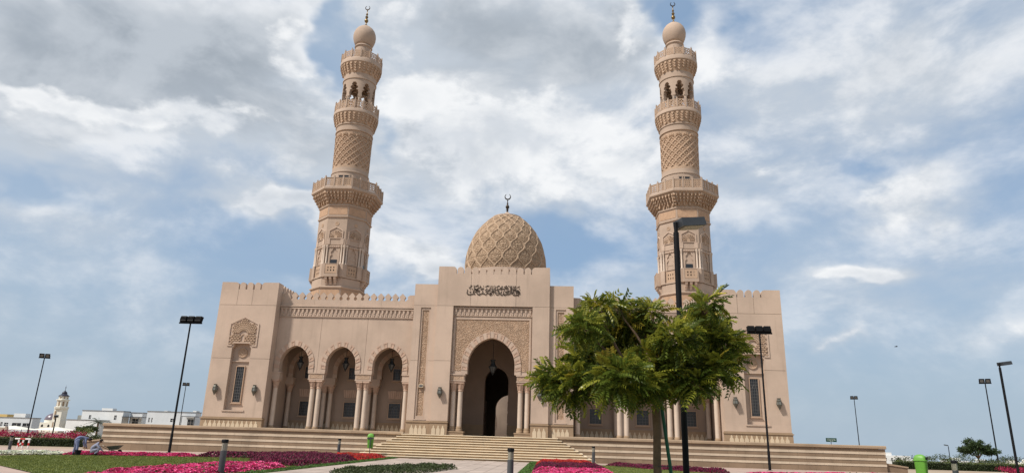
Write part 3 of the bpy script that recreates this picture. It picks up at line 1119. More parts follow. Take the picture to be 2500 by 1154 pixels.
# --- portal wings with tall carved strips
for sx in (-1, 1):
    x0, x1 = sorted((sx * 4.95, sx * 7.05))
    y0 = -1.5
    fx0, fx1 = sorted((sx * 5.5, sx * 6.4))
    hole = rect(fx0, fx1, 2.9, 12.42)
    g = .010
    # panels around the strip recess; joint at 7.8
    for za, zb in ((2.76, 7.78), (7.78, 12.6), (12.6, 14.53)):
        if za < 12:
            lo, hi = max(za, 2.9), min(zb, 12.42)
            for a, b in ((x0, fx0), (fx1, x1)):
                mb = MB(); mb.prism(rect(a, b, za + g, zb - g), y0, y0 + .3, 'y')
                build('wall_panel', mb, MT['wall'], mq, org=((a + b) / 2, y0, za))
            if za < 3:
                mb = MB(); mb.prism(rect(fx0, fx1, za + g, 2.9), y0 + .001, y0 + .3, 'y')
                build('wall_panel', mb, MT['wall'], mq, org=((fx0 + fx1) / 2, y0, za))
            else:
                mb = MB(); mb.prism(rect(fx0, fx1, 12.42, zb - g), y0 + .001, y0 + .3, 'y')
                build('wall_panel', mb, MT['wall'], mq, org=((fx0 + fx1) / 2, y0, za))
        else:
            mb = MB(); mb.prism(rect(x0, x1, za + g, zb), y0, y0 + .3, 'y')
            build('wall_panel', mb, MT['wall'], mq, org=((x0 + x1) / 2, y0, za))
    mb = MB(); mb.box(x0 + .001, x1 - .001, y0 + .302, 3.4, Z0, 14.5)
    build('wall_core', mb, MT['wall'], mq, org=((x0 + x1) / 2, 0, Z0))
    mb = MB(); mb.prism(rect(fx0 + .001, fx1 - .001, 2.901, 12.419), y0 + .08, y0 + .298, 'y', holes=[rect(fx0 + .16, fx1 - .16, 3.15, 12.2)])
    mb.box(fx0 - .08, fx1 + .08, y0 - .06, y0 - .002, 2.80, 2.90)
    sf = build('panel_frame', mb, MT['stone'], mq, org=((fx0 + fx1) / 2, y0, 2.9))
    xm = (fx0 + fx1) / 2

    def strip(X, Z):
        t = Z - 11.25
        w = np.where(t < 0, .25, np.where(t < .3, .25 - t * .6, np.where(t < .42, .09, np.where(t < .62, .15, .22 - (t - .5) * .6))))
        seam = np.abs(((Z - 3.15) % 2.05) - 1.02) > .985
        return (np.abs(X - xm) < w) & (t < .85) & ~seam
    mb = MB(); relief_panel(mb, fx0 + .16, fx1 - .16, 3.15, 12.2, y0 + .2, .035, 9.5, 21, .028, outline=strip)
    build('carved_strip', mb, MT['relief'], sf)
    mb = MB()
    mb.box(x0, x1, y0 - .05, y0 + .3, Z0, 2.62); mb.box(x0, x1, y0 - .11, y0 + .3, 2.622, 2.7); mb.box(x0, x1, y0 - .04, y0 + .3, 2.702, 2.759)
    pl = build('plinth', mb, MT['plinth'], mq, org=(xm, y0, Z0))
    for k in range(4):
        obj('inlay', inl_me, pl, (sx * 5.98 + (k - 1.5) * .36, y0 - .051, Z0 + .02))

# --- portal block
YC = -1.8
g = .011
for sx in (-1, 1):
    a, b = sorted((sx * 3.48, sx * 4.95))
    for za, zb in ((2.78, 7.78), (7.78, 12.56)):
        mb = MB(); mb.box(a, b, YC, YC + .9, za + g, zb - g)
        build('wall_panel', mb, MT['wall'], mq, org=((a + b) / 2, YC, za))
    mb = MB(); mb.box(a + .001, b - .001, YC + .902, 4.8, Z0, 12.55)
    build('wall_core', mb, MT['wall'], mq, org=((a + b) / 2, YC, Z0))
    mb = MB()
    mb.box(a - .0, b + .05 * 0, YC - .05, YC + .9, Z0, 2.64); mb.box(a - .05, b + .05, YC - .11, YC + .86, 2.642, 2.72); mb.box(a, b, YC - .04, YC + .9, 2.722, 2.779)
    pl = build('plinth', mb, MT['plinth'], mq, org=((a + b) / 2, YC, Z0))
    for k in range(3):
        obj('inlay', inl_me, pl, ((a + b) / 2 + (k - 1) * .39, YC - .051, Z0 + .03))
for a, b in ((-4.95, -2.0), (-2.0, 2.0), (2.0, 4.95)):
    mb = MB(); mb.box(a + (g if a > -4 else 0), b - (g if b < 4 else 0), YC, YC + .9, 12.56 + g, 15.45)
    build('wall_panel', mb, MT['wall'], mq, org=((a + b) / 2, YC, 12.6))
for s in (-1, 1):
    e = s * 3.36
    r = .3
    q = [(e, 15.452), (s * 4.95, 15.452), (s * 4.95, 16.1), (e + s * r, 16.1)] + [(e + s * (r - r * math.sin(t)), 16.1 - r + r * math.cos(t)) for t in (.4, .8, 1.2)] + [(e, 16.1 - r)]
    mb = MB(); mb.prism(q, YC, YC + .36, 'y')
    build('parapet_end', mb, MT['wall'], mq, org=(e, YC, 15.45))
    for k in range(6):
        obj('merlon', mer_c, mq, (s * 4.76, YC + .75 + k * .66, 15.452), PI / 2)
    mb = MB(); mb.box(min(s * 4.58, s * 4.95), max(s * 4.58, s * 4.95), YC + .902, 3.4, 12.6, 15.45)
    build('parapet', mb, MT['wall'], mq, org=(s * 4.76, YC, 12.6))
for k in range(10):
    obj('merlon', mer_c, mq, (-3.0 + k * .6667, YC + .18, 15.452))
YP = -1.5
# recessed portal face at YP: arch, voussoirs, carved spandrel, cornice
PH, PZS, PZA, PZB = 2.02, 7.5, 9.83, 6.72
PP = arch_path(PH, PZS, PZA, PZB, 20)
mb = MB()
wall_with_arch(-3.478, 3.478, PZB, 12.55, 0, PP, YP + .02, YP + .62, mb)
build('portal_wall', mb, MT['wall'], mq, org=(0, YP, PZB))
PV = voussoir_meshes(PH, PZS, PZA, PZB, .56, 29, .2, .07)
place_voussoirs(PV, mq, 0, YP + .02)
mb = MB(); cornice(mb, -3.46, 3.46, YP + .0, 11.74, 12.46, .385)
build('cornice', mb, MT['stone'], mq, org=(0, YP, 11.7))
po = arch_path(PH, PZS, PZA, PZB, 20, .50)
pox = np.array([p[0] for p in po[:22]][::-1]); poz = np.array([p[1] for p in po[:22]][::-1])


def out_arch(x, z):
    i = np.interp(z, np.sort(poz), pox[np.argsort(poz)], left=pox.max(), right=-1)
    return np.abs(x) > i


mb = MB()
relief_panel(mb, -3.22, 3.22, 7.0, 11.42, YP + .018, .036, 5.6, 40, .032, keep=out_arch)
build('carved_spandrel', mb, MT['relief'], mq, org=(0, YP, 7))
mb = MB()
for a, b, c, d in ((-3.38, -3.222, 6.9, 11.58), (3.222, 3.38, 6.9, 11.58), (-3.22, 3.22, 11.422, 11.58)):
    mb.box(a, b, YP - .06, YP + .018, c, d)
build('panel_frame', mb, MT['stone'], mq, org=(0, YP, 7))
for sx in (-1, 1):
    px = sx * 2.86
    mb = MB()
    mb.box(px - .66, px + .60 + .02, YP - .06, YP + .70, 6.10, 6.2); mb.box(px - .62, px + .60, YP - .03, YP + .66, 6.202, 6.60); mb.box(px - .68, px + .60 + .02, YP - .10, YP + .74, 6.602, 6.718)
    if sx < 0:
        mb.v = [(2 * px - v[0], v[1], v[2]) for v in mb.v]
    im = build('impost', mb, MT['stone'], mq, org=(px, YP, 6.1))
    obj('carved_panel', ipn_me, im, (px, YP - .032, .12))
    mb = MB(); mb.box(px - .72, px + .61, YP - .18, YP + .74, Z0, 1.90); mb.box(px - .76, px + .612, YP - .22, YP + .74, 1.902, 2.004)
    if sx < 0:
        mb.v = [(2 * px - v[0], v[1], v[2]) for v in mb.v]
    build('pedestal', mb, MT['plinth'], mq, org=(px, YP, Z0))
    for d in (-.3, .3):
        place_column(COLP, mq, px + d, YP + .30)
# vestibule behind the portal arch and the door into the dark hall
YD = 4.8
mb = MB()
wall_with_arch(-3.478, 3.478, Z0 - .0, 12.0, 0, arch_path(1.12, 6.6, 7.95, Z0, 16), YD, YD + .8, mb)
build('door_wall', mb, MT['interior'], mq, org=(0, YD, Z0))
for s in (-1, 1):
    a, b = sorted((s * 1.13, s * 3.47))
    mb = MB()
    mb.box(a, b, YD - .06, YD - .002, Z0, 2.6); mb.box(a, b, YD - .1, YD - .002, 2.602, 2.7)
    build('plinth', mb, MT['plinth'], mq, org=((a + b) / 2, YD, Z0))
mb = MB(); mb.box(-3.478, 3.478, -.878, YD - .002, 11.2, 11.5)
build('vestibule_ceiling', mb, MT['interior'], mq, org=(0, YD, 11.2))
for s in (-1, 1):
    mb = MB()
    mb.box(min(s * 1.06, s * 1.12), max(s * 1.06, s * 1.12), YD + .82, YD + 1.9, Z0 + .02, 4.9)
    for k in range(3):
        mb.box(min(s * 1.03, s * 1.06), max(s * 1.03, s * 1.06), YD + .9, YD + 1.8, Z0 + .25 + k * 1.05, Z0 + 1.1 + k * 1.05)
    build('door', mb, MT['wood'], mq, org=(s * 1.1, YD + .82, Z0))
# hall under the dome, courtyard arch beyond
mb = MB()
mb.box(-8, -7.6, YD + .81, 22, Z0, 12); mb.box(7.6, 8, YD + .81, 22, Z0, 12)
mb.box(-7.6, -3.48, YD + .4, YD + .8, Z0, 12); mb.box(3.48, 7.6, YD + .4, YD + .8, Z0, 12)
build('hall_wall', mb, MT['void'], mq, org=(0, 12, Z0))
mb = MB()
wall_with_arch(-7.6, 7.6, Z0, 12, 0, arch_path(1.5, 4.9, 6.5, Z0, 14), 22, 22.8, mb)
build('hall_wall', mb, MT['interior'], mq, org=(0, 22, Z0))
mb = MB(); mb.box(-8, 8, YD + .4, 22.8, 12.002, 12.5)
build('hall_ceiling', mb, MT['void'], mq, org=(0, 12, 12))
mb = MB()
wall_with_arch(-9, 3, Z0, 10, -4.3, arch_path(1.32, 3.9, 5.4, Z0, 14), 36, 36.6, mb)
mb.box(3.001, 12, 36, 36.6, Z0, 10)
build('courtyard_wall', mb, MT['wall'], mq, org=(0, 36, Z0))
place_voussoirs(voussoir_meshes(1.32, 3.9, 5.4, 2.8, .47, 17), mq, -4.3, 36)
mb = MB(); mb.box(-9, 3, 38.5, 39, Z0, 9)
build('courtyard_wall', mb, MT['interior'], mq, org=(-3, 38.5, Z0))
# roofs and the plain flanks that carry the minarets
mb = MB()
for s in (-1, 1):
    a, b = sorted((s * 8.001, s * 23.4))
    mb.box(a, b, YW + .63, 30, 11.42, 12.5)
mb.box(-8, 8, 3.41, YD + .39, 12.002, 12.5)
build('roof', mb, MT['wall'], mq, org=(0, 10, 12))
mb = MB()
for s in (-1, 1):
    a, b = sorted((s * 23.0, s * 23.4))
    mb.box(a, b, 3.61, 30, Z0, 11.419)
    a, b = sorted((s * 12.0, s * 12.4))
    mb.box(a, b, 22.9, 45, Z0, 10.5)
build('flank_wall', mb, MT['wall'], mq, org=(0, 20, Z0))

# --- dome
DY = 11.0
PROF = [(14.0, 4.12), (18.2, 4.28), (19.4, 4.30), (20.56, 4.18), (21.87, 3.80), (23.0, 3.24), (23.8, 2.62), (24.4, 2.02), (24.82, 1.48)]
pz = np.array([p[0] for p in PROF]); pr = np.array([p[1] for p in PROF])


def dome_r(z):
    return np.interp(z, pz, pr)


# smooth profile by arc length
zs = np.linspace(18.25, 24.82, 240)
rs = np.interp(zs, pz, pr)
for _ in range(60):
    rs[1:-1] = (rs[:-2] + 2 * rs[1:-1] + rs[2:]) / 4
ds = np.concatenate([[0], np.cumsum(np.hypot(np.diff(zs), np.diff(rs)))])
NU, NV = 510, 200
T = np.linspace(0, ds[-1], NV)
zz, rr = np.interp(T, ds, zs), np.interp(T, ds, rs)
# rows get shorter as the dome narrows, as the cells keep their shape
rowp = np.concatenate([[0], np.cumsum(np.diff(T) / np.maximum(.5, (rr[1:] + rr[:-1]) / 2))])
NC = 17
s_ = rowp * NC / (2 * PI) * 1.28
th = np.linspace(0, 2 * PI, NU, endpoint=False)
TH, S_ = np.meshgrid(th, s_, indexing='ij')
A_ = TH * NC / (2 * PI)
shape = .5 * (.55 * (np.cos(PI * S_) * 1.12 - .13 * np.cos(3 * PI * S_)) + .45 * (1 - 2 * np.abs(((S_ + 1) % 2.0) - 1)))
dist = np.full_like(A_, 9.0)
for k in range(2):
    sg = 1 if k == 0 else -1
    x = (A_ - k * .5) - sg * .5 * shape
    x = x - np.round(x)
    dist = np.minimum(dist, np.abs(x))
RR = np.broadcast_to(rr, TH.shape)
cell = 2 * PI * RR / NC
slope = np.sqrt(1 + (.5 * PI * np.sin(PI * S_)) ** 2 * .35)
dm = dist * cell / slope
ridge = ssv(-dm, -.105, -.05) * .125
# arabesque inside each cell, mirrored about the cell axis
cx_ = np.abs(((A_ * 2) % 1.0) - .5)
ara = worms(cx_ * 4.6 + 4, S_ * 3.8 + 2, 1.5, 77) * .075 * ssv(dm, .12, .17)
H = ridge + ara
nz_ = np.gradient(rr, T)
V = np.stack([(RR + H * np.sqrt(np.maximum(0, 1 - nz_ ** 2))) * np.cos(TH), (RR + H * np.sqrt(np.maximum(0, 1 - nz_ ** 2))) * np.sin(TH) + DY, zz - H * nz_], -1)
mb = MB(); mb.grid(V, wrap=True)
dome = build('dome', mb, MT['dome'], mq, org=(0, DY, 14), smooth=60)
dm_ = MB()
Mt = Matrix.Translation((0, DY, 0))
dm_.lathe([(4.35, 12.5), (4.35, 17.9), (4.5, 17.95), (4.5, 18.25), (4.3, 18.3)], 64, M=Mt)
for k in range(40):
    a = 2 * PI * k / 40
    dm_.box(4.2, 4.55, -.2, .2, 16.6, 17.7, M=Mt @ Matrix.Rotation(a, 4, 'Z'))
build('drum', dm_, MT['stone'], mq, org=(0, DY, 12.5))
dc = MB()
dc.lathe([(1.40, 24.72), (1.58, 24.8), (1.60, 24.93), (1.48, 24.98), (1.1, 25.02), (.6, 25.16), (.38, 25.4), (.2, 25.55)], 40, M=Mt)
build('dome_cap', dc, MT['stone'], dome, smooth=40)


def finial(z0, k, M, big=True):
    mb = MB()
    p = [(.2, 0), (.12, .12), (.10, .30), (.2, .36), (.1, .42), (.12, .5), (.25, .72), (.22, .9), (.1, 1.1), (.07, 1.18), (.13, 1.26), (.07, 1.34), (.05, 1.6), (.09, 1.68), (.03, 1.74), (0, 1.78)] if big else \
        [(.2, 0), (.08, .14), (.07, .34), (.22, .5), (.26, .68), (.2, .86), (.07, .98), (.17, 1.12), (.2, 1.26), (.1, 1.42), (.06, 1.5), (.15, 1.64), (.09, 1.78), (.05, 1.86), (.05, 2.2), (.09, 2.28), (.03, 2.36), (0, 2.4)]
    mb.lathe([(r * k, z0 + z * k) for r, z in p], 16, M=M)
    return mb


mb = finial(25.55, .86, Mt)
def crescent(mb, zc, r, M, t=.05):
    n = 18
    o, i = [], []
    for q in range(n + 1):
        a = R(90 + 26) + R(360 - 52) * q / n
        o.append((r * math.cos(a), r * math.sin(a) + zc))
        f = math.sin(PI * q / n)
        rr = r - .03 - .30 * r * f
        i.append((rr * math.cos(a), rr * math.sin(a) + zc + 0))
    mb.prism(o + i[::-1], -t / 2, t / 2, 'y', M=M)


crescent(mb, 27.42, .36, Mt)
build('finial', mb, MT['bronze'], dome, smooth=40)

# --- the inscription over the portal, drawn as pen strokes (points in the plane of the wall)
INS = MB()


def pen(pts, w=(.07, .026), closed=False):
    """broad-nib stroke: width follows the direction of travel"""
    P = [Vector((p[0], p[1])) for p in pts]
    # smooth the polyline once (Chaikin)
    for _ in range(2):
        Q = [P[0]]
        for a, b in zip(P[:-1], P[1:]):
            Q += [a * .75 + b * .25, a * .25 + b * .75]
        Q.append(P[-1])
        P = Q
    L, Rr = [], []
    for i, p in enumerate(P):
        t = (P[min(i + 1, len(P) - 1)] - P[max(0, i - 1)])
        if t.length < 1e-6:
            t = Vector((1, 0))
        t.normalize()
        nib = abs(t.x * math.sin(R(62)) + t.y * -math.cos(R(62)))
        ww = w[1] + (w[0] - w[1]) * nib
        e = min(1, min(i, len(P) - 1 - i) / 2.0 * .5 + .45)
        nrm = Vector((-t.y, t.x)) * ww * .5 * e
        L.append(p + nrm); Rr.append(p - nrm)
    for i in range(len(P) - 1):
        a, b, c, d = L[i], L[i + 1], Rr[i + 1], Rr[i]
        v = [(q.x, YC - .05, q.y) for q in (a, b, c, d)] + [(q.x, YC + .01, q.y) for q in (a, b, c, d)]
        INS.add(v, [(0, 1, 2, 3), (0, 4, 5, 1), (3, 2, 6, 7)] + ([(0, 3, 7, 4)] if i == 0 else []) + ([(1, 5, 6, 2)] if i == len(P) - 2 else []))


def ink(u, v):
    """reading-sheet coordinates (0..2500 across, 0..735 down) -> metres on the wall"""
    return (-2.38 + (u - 275) / (2215 - 275) * 4.78, 13.99 - (v - 415 - (u - 1245) * .010) / 387.0 * .98)


def strokes(lines, w=(.07, .026)):
    for l in lines:
        pen([ink(*p) for p in l], w)


# long strokes of the letters
strokes([
    [(295, 390), (310, 430), (285, 500), (300, 550), (370, 572), (470, 560), (545, 520), (540, 495), (495, 470), (530, 440)],
    [(530, 235), (545, 330), (545, 430), (520, 450)],
    [(560, 470), (640, 468), (720, 435), (755, 415)],
    [(580, 370), (630, 380), (700, 375), (640, 395), (590, 400)], [(590, 350), (580, 400), (630, 430), (700, 400)],
    [(655, 350), (730, 322), (800, 298)], [(755, 250), (765, 300)], [(570, 290), (620, 260), (660, 245), (690, 235)],
    [(690, 250), (665, 270)],
    [(645, 500), (650, 545), (720, 572), (790, 550), (820, 520), (850, 540), (880, 525), (905, 550), (930, 520)],
    [(770, 395), (830, 360), (880, 340)], [(845, 355), (870, 375), (890, 345)],
    [(930, 560), (975, 575), (1010, 520), (1040, 510), (1075, 540), (1110, 520), (1150, 500), (1130, 550), (1180, 530)],
    [(1100, 590), (1170, 575), (1205, 545)], [(950, 475), (1040, 445), (1140, 415)],
    [(1165, 245), (1180, 330), (1185, 470), (1150, 500)], [(1185, 470), (1240, 440), (1275, 450), (1260, 480), (1200, 495)],
    [(1280, 245), (1298, 350), (1305, 500), (1330, 560), (1400, 575), (1450, 540), (1465, 510), (1430, 480), (1415, 510), (1460, 520)],
    [(1330, 410), (1420, 375), (1520, 350), (1600, 375), (1700, 325), (1760, 300)],
    [(1500, 500), (1490, 560), (1530, 590), (1590, 560), (1610, 500), (1585, 440)], [(1500, 460), (1540, 480), (1500, 510)],
    [(1610, 520), (1640, 590), (1680, 545), (1710, 570), (1740, 545), (1770, 570), (1800, 545), (1835, 545)],
    [(1650, 480), (1740, 450), (1820, 420)], [(1700, 520), (1750, 495), (1810, 465)],
    [(1840, 255), (1852, 380), (1850, 550)], [(1885, 250), (1890, 380), (1885, 540)],
    [(1920, 410), (1980, 395), (2035, 400), (1990, 420), (1930, 470), (1920, 540), (1970, 590), (2060, 585), (2140, 555), (2205, 520), (2150, 500), (2100, 510)],
    [(2020, 250), (2040, 350), (2045, 540)], [(2060, 450), (2110, 400), (2130, 420), (2100, 450), (2180, 450)], [(2060, 500), (2110, 480), (2190, 460)],
])
# marks, vowels and dots
strokes([
    [(350, 330), (410, 300), (440, 270)], [(405, 235), (425, 270), (460, 235)], [(380, 470), (405, 495), (435, 455)], [(385, 350), (395, 390)], [(570, 520), (575, 565)],
    [(875, 255), (880, 290)], [(940, 295), (1000, 262), (1060, 245)], [(1000, 250), (1030, 275), (1060, 250)], [(1105, 245), (1110, 290)], [(1050, 405), (1110, 375), (1130, 320), (1100, 330)],
    [(935, 410), (985, 390), (1010, 360)], [(1215, 255), (1222, 290)], [(1210, 400), (1260, 370), (1250, 330)], [(1245, 520), (1255, 575)], [(1340, 300), (1400, 265), (1440, 250)], [(1410, 245), (1435, 270), (1450, 240)],
    [(1345, 310), (1370, 330), (1365, 370)], [(1475, 325), (1535, 305), (1550, 270)], [(1610, 300), (1660, 275), (1720, 255)], [(1665, 265), (1690, 285), (1715, 260)], [(1690, 390), (1740, 365), (1785, 350)],
    [(1930, 265), (1960, 295), (1990, 265)], [(1920, 355), (2005, 325)], [(2075, 315), (2130, 290), (2170, 265)], [(2165, 345), (2180, 380), (2195, 395)], [(1975, 480), (1980, 545)], [(1380, 440), (1440, 430)], [(1340, 500), (1380, 480)],
], (.05, .026))
for u, v in ((475, 375), (730, 490), (735, 580), (848, 435), (855, 490), (1000, 362), (1545, 272), (1785, 262), (1635, 425), (1640, 590), (1520, 400), (1440, 500), (1975, 500), (2130, 598), (1430, 440), (560, 555)):
    x, z = ink(u, v)
    INS.prism([(x - .055, z), (x, z - .05), (x + .055, z), (x, z + .05)], YC - .052, YC - .001, 'y')
build('inscription', INS, MT['bronze'], mq, org=(0, YC, 13.9))

# ------------------------------------------------------------------ minarets
MZ = 12.5
MP = (-20.5, 17.79)


def minaret():
    cx, cy = MP
    t = thing('minaret', 'tall beige minaret left of the dome, rising behind the unobstructed left wing', 'minaret', (cx, cy, MZ), 'twin minarets')
    Mc = Matrix.Translation((cx, cy, 0))
    S = MT['minaret']
    OC = 1 / math.cos(PI / 8)
    O = PI / 8          # rotation that puts a flat face towards -y

    def octo(mb, prof, mi=0):
        mb.lathe([(a * OC, z) for a, z in prof], 8, mi, Mc, O)

    def face(k):
        """matrix: local x along the face, local -y outwards, origin on the axis"""
        return Mc @ Matrix.Rotation(k * PI / 4, 4, 'Z')

    def part(name, mb, m=S, parent=t, smooth_=None):
        return build(name, mb, m, parent, smooth=smooth_)

    mb = MB()
    octo(mb, [(2.92, MZ), (2.92, 17.55), (3.08, 17.6), (3.1, 17.72), (2.96, 17.8), (2.86, 17.84), (2.86, 18.8), (2.74, 18.82), (2.72, 22.72), (2.88, 22.78), (2.88, 26.12), (3.0, 26.16), (3.02, 26.3), (2.93, 26.34), (2.93, 27.55), (3.04, 27.58), (3.06, 27.72), (2.96, 27.78), (2.96, 28.4)])
    shaft = part('octagonal_shaft', mb)
    for k in range(8):
        for za, zb in ((15.75, 17.42), (26.5, 27.42)):
            p = MB()
            p.box(-1.1, 1.1, -2.96, -2.90, za, zb, M=face(k))
            build('band_panel', p, MT['bandpanel'], shaft)
    # corner pedestals, colonnettes, niches, fans
    cm = MB()
    cm.lathe([(.15, 20.42), (.15, 20.52), (.1, 20.58), (.1, 22.2), (.12, 22.22), (.12, 22.28), (.1, 22.3), (.17, 22.6), (.17, 22.72)], 10)
    cme = mesh_of('colonnette', cm, MT['column'], smooth_angle=40)
    for k in range(8):
        F = face(k)
        a = PI / 8
        corner = Matrix.Rotation(k * PI / 4 + PI / 8, 4, 'Z')
        # pedestal block hugging the corner between face k and face k+1
        p = MB()
        for sgn, kk in ((1, k), (-1, k + 1)):
            G = face(kk)
            p.box(.70 if sgn > 0 else -1.24, 1.24 if sgn > 0 else -.70, -2.99, -2.7, 18.86, 20.42, M=G)
        part('corner_pedestal', p)
        for kk, xx in ((k, .86), (k + 1, -.86)):
            w = face(kk) @ Vector((xx, -2.86, 0))
            obj('colonnette', cme, t, (w.x, w.y, 0))
        w = Mc @ Matrix.Rotation(k * PI / 4 + PI / 8, 4, 'Z') @ Vector((0, -2.86 * OC * .995, 0))
        obj('colonnette', cme, t, (w.x, w.y, 0))
        # multifoil niche
        hw, zb, zt = .46, 20.4, 22.42
        half = [(hw, zb), (hw, 21.35), (hw * .72, 21.5), (hw * .60, 21.62), (hw * .86, 21.75), (hw * .80, 21.98), (hw * .50, 22.05), (hw * .42, 22.25), (0, zt)]
        loop = half + [(-x, z) for x, z in reversed(half[:-1])]
        p = MB()
        p.prism(rect(-.66, .66, 20.43, 22.7), -2.83, -2.70, 'y', holes=[[(x, max(z, 20.5)) for x, z in loop]], M=F)
        ni = part('niche_surround', p)
        p = MB()
        p.box(-.64, .64, -2.90, -2.725, 22.46, 22.69, M=F)
        for q in range(5):
            p.box(-.6 + q * .26, -.44 + q * .26, -2.95, -2.901, 22.48, 22.62, M=F)
        build('dentil_band', p, MT['stone'], ni)
        # fan panel
        o5 = [(-.88, 23.5), (.88, 23.5), (.88, 24.5), (0, 25.02), (-.88, 24.5)]
        i5 = [(-.76, 23.58), (.76, 23.58), (.76, 24.44), (0, 24.88), (-.76, 24.44)]
        p = MB()
        p.prism(o5, -2.97, -2.87, 'y', holes=[i5], M=F)
        p.prism([(-1.02, 22.8), (-.62, 22.8), (-.62, 23.498), (-1.02, 23.498)], -2.95, -2.87, 'y', M=F)
        p.prism([(.62, 22.8), (1.02, 22.8), (1.02, 23.498), (.62, 23.498)], -2.95, -2.87, 'y', M=F)
        fp = part('fan_panel', p, MT['stone'])
        p = MB()
        for q in range(11):
            an = PI * q / 10
            L = .66 if q in (0, 10) else (.74 if q in (1, 9) else .78)
            Mq = F @ Matrix.Translation((0, 0, 23.74)) @ Matrix.Rotation(-an, 4, 'Y')
            p.prism([(.2, -.02), (L - .1, -.035), (L - .02, -.07), (L, 0), (L - .02, .07), (L - .1, .035), (.2, .02)], -2.96, -2.875, 'y', M=Mq)
        p.prism([(-.17, 23.6), (.17, 23.6), (.17, 23.85), (0, 24.02), (-.17, 23.85)], -2.95, -2.875, 'y', M=F)
        build('fan_relief', p, MT['relief'], fp)
        p = MB()
        Md = F @ Matrix.Translation((0, -2.87, 25.36)) @ Matrix.Rotation(PI / 2, 4, 'X')
        p.lathe([(.24, 0), (.24, .05), (.18, .06), (.15, .03), (.06, .03), (.05, .05), (0, .05)], 16, M=Md)
        part('rosette', p, MT['relief'])
        # balconies on alternate faces, flush screens on the others
        nu, nv = 20, 16
        ii, kk_ = np.meshgrid(np.arange(nu), np.arange(nv), indexing='ij')
        pat = np.cos(2 * PI * (ii + .5) / 5) + np.cos(2 * PI * (kk_ + .5) / 5.33)
        msk = (pat < .75) | (ii < 1) | (ii >= nu - 1) | (kk_ < 1) | (kk_ >= nv - 1)
        if k % 2 == 0:
            p = MB()
            p.box(-.84, .84, -3.45, -2.73, 18.82, 19.16, M=F)
            bo = part('balcony', p)
            q = MB()
            q.shell(msk, lambda i, kq, l: F @ Vector((-.68 + 1.36 * i / nu, -3.42 + .06 * l, 19.2 + 1.06 * kq / nv)))
            build('lattice_panel', q, MT['relief'], bo)
            q = MB()
            for xx in (-.80, .70):
                q.box(xx, xx + .10, -3.45, -3.33, 19.162, 20.4, M=F)
            q.box(-.698, .698, -3.44, -3.34, 20.28, 20.36, M=F)
            for xx in (-.8, .74):
                q.box(xx, xx + .06, -3.328, -2.99, 19.162, 20.34, M=F)
            build('rail', q, S, bo)
            for xx in (-.52, 0, .52):
                q = MB()
                q.prism([(-3.4, 18.818), (-2.84, 18.818), (-2.84, 17.95), (-2.95, 17.95), (-3.02, 18.2), (-3.15, 18.3), (-3.2, 18.5), (-3.34, 18.56)], xx - .14, xx + .14, 'x', M=F)
                build('corbel', q, MT['stone'], bo)
            q = MB()
            q.box(-.38, .38, -2.76, -2.715, 19.17, 21.0, M=F)
            build('doorway', q, MT['glass'], bo)
        else:
            p = MB()
            p.shell(msk, lambda i, kq, l: F @ Vector((-.62 + 1.24 * i / nu, -2.84 + .05 * l, 19.02 + 1.3 * kq / nv)))
            so = part('lattice_panel', p, MT['relief'])
            q = MB(); q.box(-.74, .74, -2.95, -2.73, 18.86, 19.0, M=F); q.prism(rect(-.45, .45, 20.5, 21.05), -2.76, -2.715, 'y', holes=[rect(-.37, .37, 20.5001, 20.97)], M=F)
            build('sill', q, S, so)

    # stalactite corbels under the octagonal balcony
    mb = MB()
    octo(mb, [(2.97, 27.8), (3.0, 28.1), (3.3, 28.55), (3.6, 29.0), (3.85, 29.3)])
    NT = 4
    for q in range(NT):
        za, zb = 27.95 + 1.3 * q / NT, 27.95 + 1.3 * (q + 1) / NT
        a0 = 3.06 + .80 * q / NT
        for k in range(8):
            F = face(k)
            hwid = a0 * math.tan(PI / 8)
            m = 7 if q > 0 else 4
            for j in range(m):
                xx = -hwid + 2 * hwid * (j + .5) / m + (hwid / m if q % 2 else 0) * .0
                u = hwid / m * (.62 if q else .45)
                mb.prism([(xx - u * .35, za - .05), (xx + u * .35, za - .05), (xx + u, zb - .10), (xx + u, zb), (xx - u, zb), (xx - u, zb - .10)], -a0 - .17, -a0 + .1, 'y', M=F)
        for k in range(8):
            C8 = Mc @ Matrix.Rotation(k * PI / 4 + PI / 8, 4, 'Z')
            rr = a0 * OC
            mb.box(-.12, .12, -rr - .17, -rr + .1, za, zb, M=C8)
    part('stalactite_corbels', mb, MT['relief'])
    mb = MB()
    octo(mb, [(3.86, 29.27), (3.98, 29.34), (4.03, 29.4), (4.03, 29.66), (3.97, 29.74), (2.2, 29.74)])
    b1 = part('balcony_slab', mb)

    def lattice_me(name, w, h, nu, nv, px, pz_, thick=.06, th=.7):
        ii, kk_ = np.meshgrid(np.arange(nu), np.arange(nv), indexing='ij')
        pat = np.cos(2 * PI * (ii + .5) * px / nu) + np.cos(2 * PI * (kk_ + .5) * pz_ / nv)
        alt = np.cos(2 * PI * (ii + .5) * px / nu + PI) + np.cos(2 * PI * (kk_ + .5) * pz_ / nv + PI)
        msk = ((pat < th) & (alt < 1.25)) | (ii < 1) | (ii >= nu - 1) | (kk_ < 1) | (kk_ >= nv - 1)
        q = MB()
        q.shell(msk, lambda i, k, l: (-w / 2 + w * i / nu, -thick / 2 + thick * l, h * k / nv))
        return mesh_of(name, q, MT['relief'])

    def post_me(w, h):
        q = MB()
        q.box(-w / 2, w / 2, -w / 2, w / 2, 0, h)
        q.lathe([(w * .42, h), (w * .55, h + .05), (w * .3, h + .1), (w * .32, h + .16), (0, h + .2)], 8)
        return mesh_of('rail_post', q, S)
    pm = post_me(.17, 1.18)
    aP = 3.92
    side = 2 * aP * math.tan(PI / 8)
    lm = lattice_me('lattice_panel', side / 3 - .20, .95, 18, 16, 4, 4)
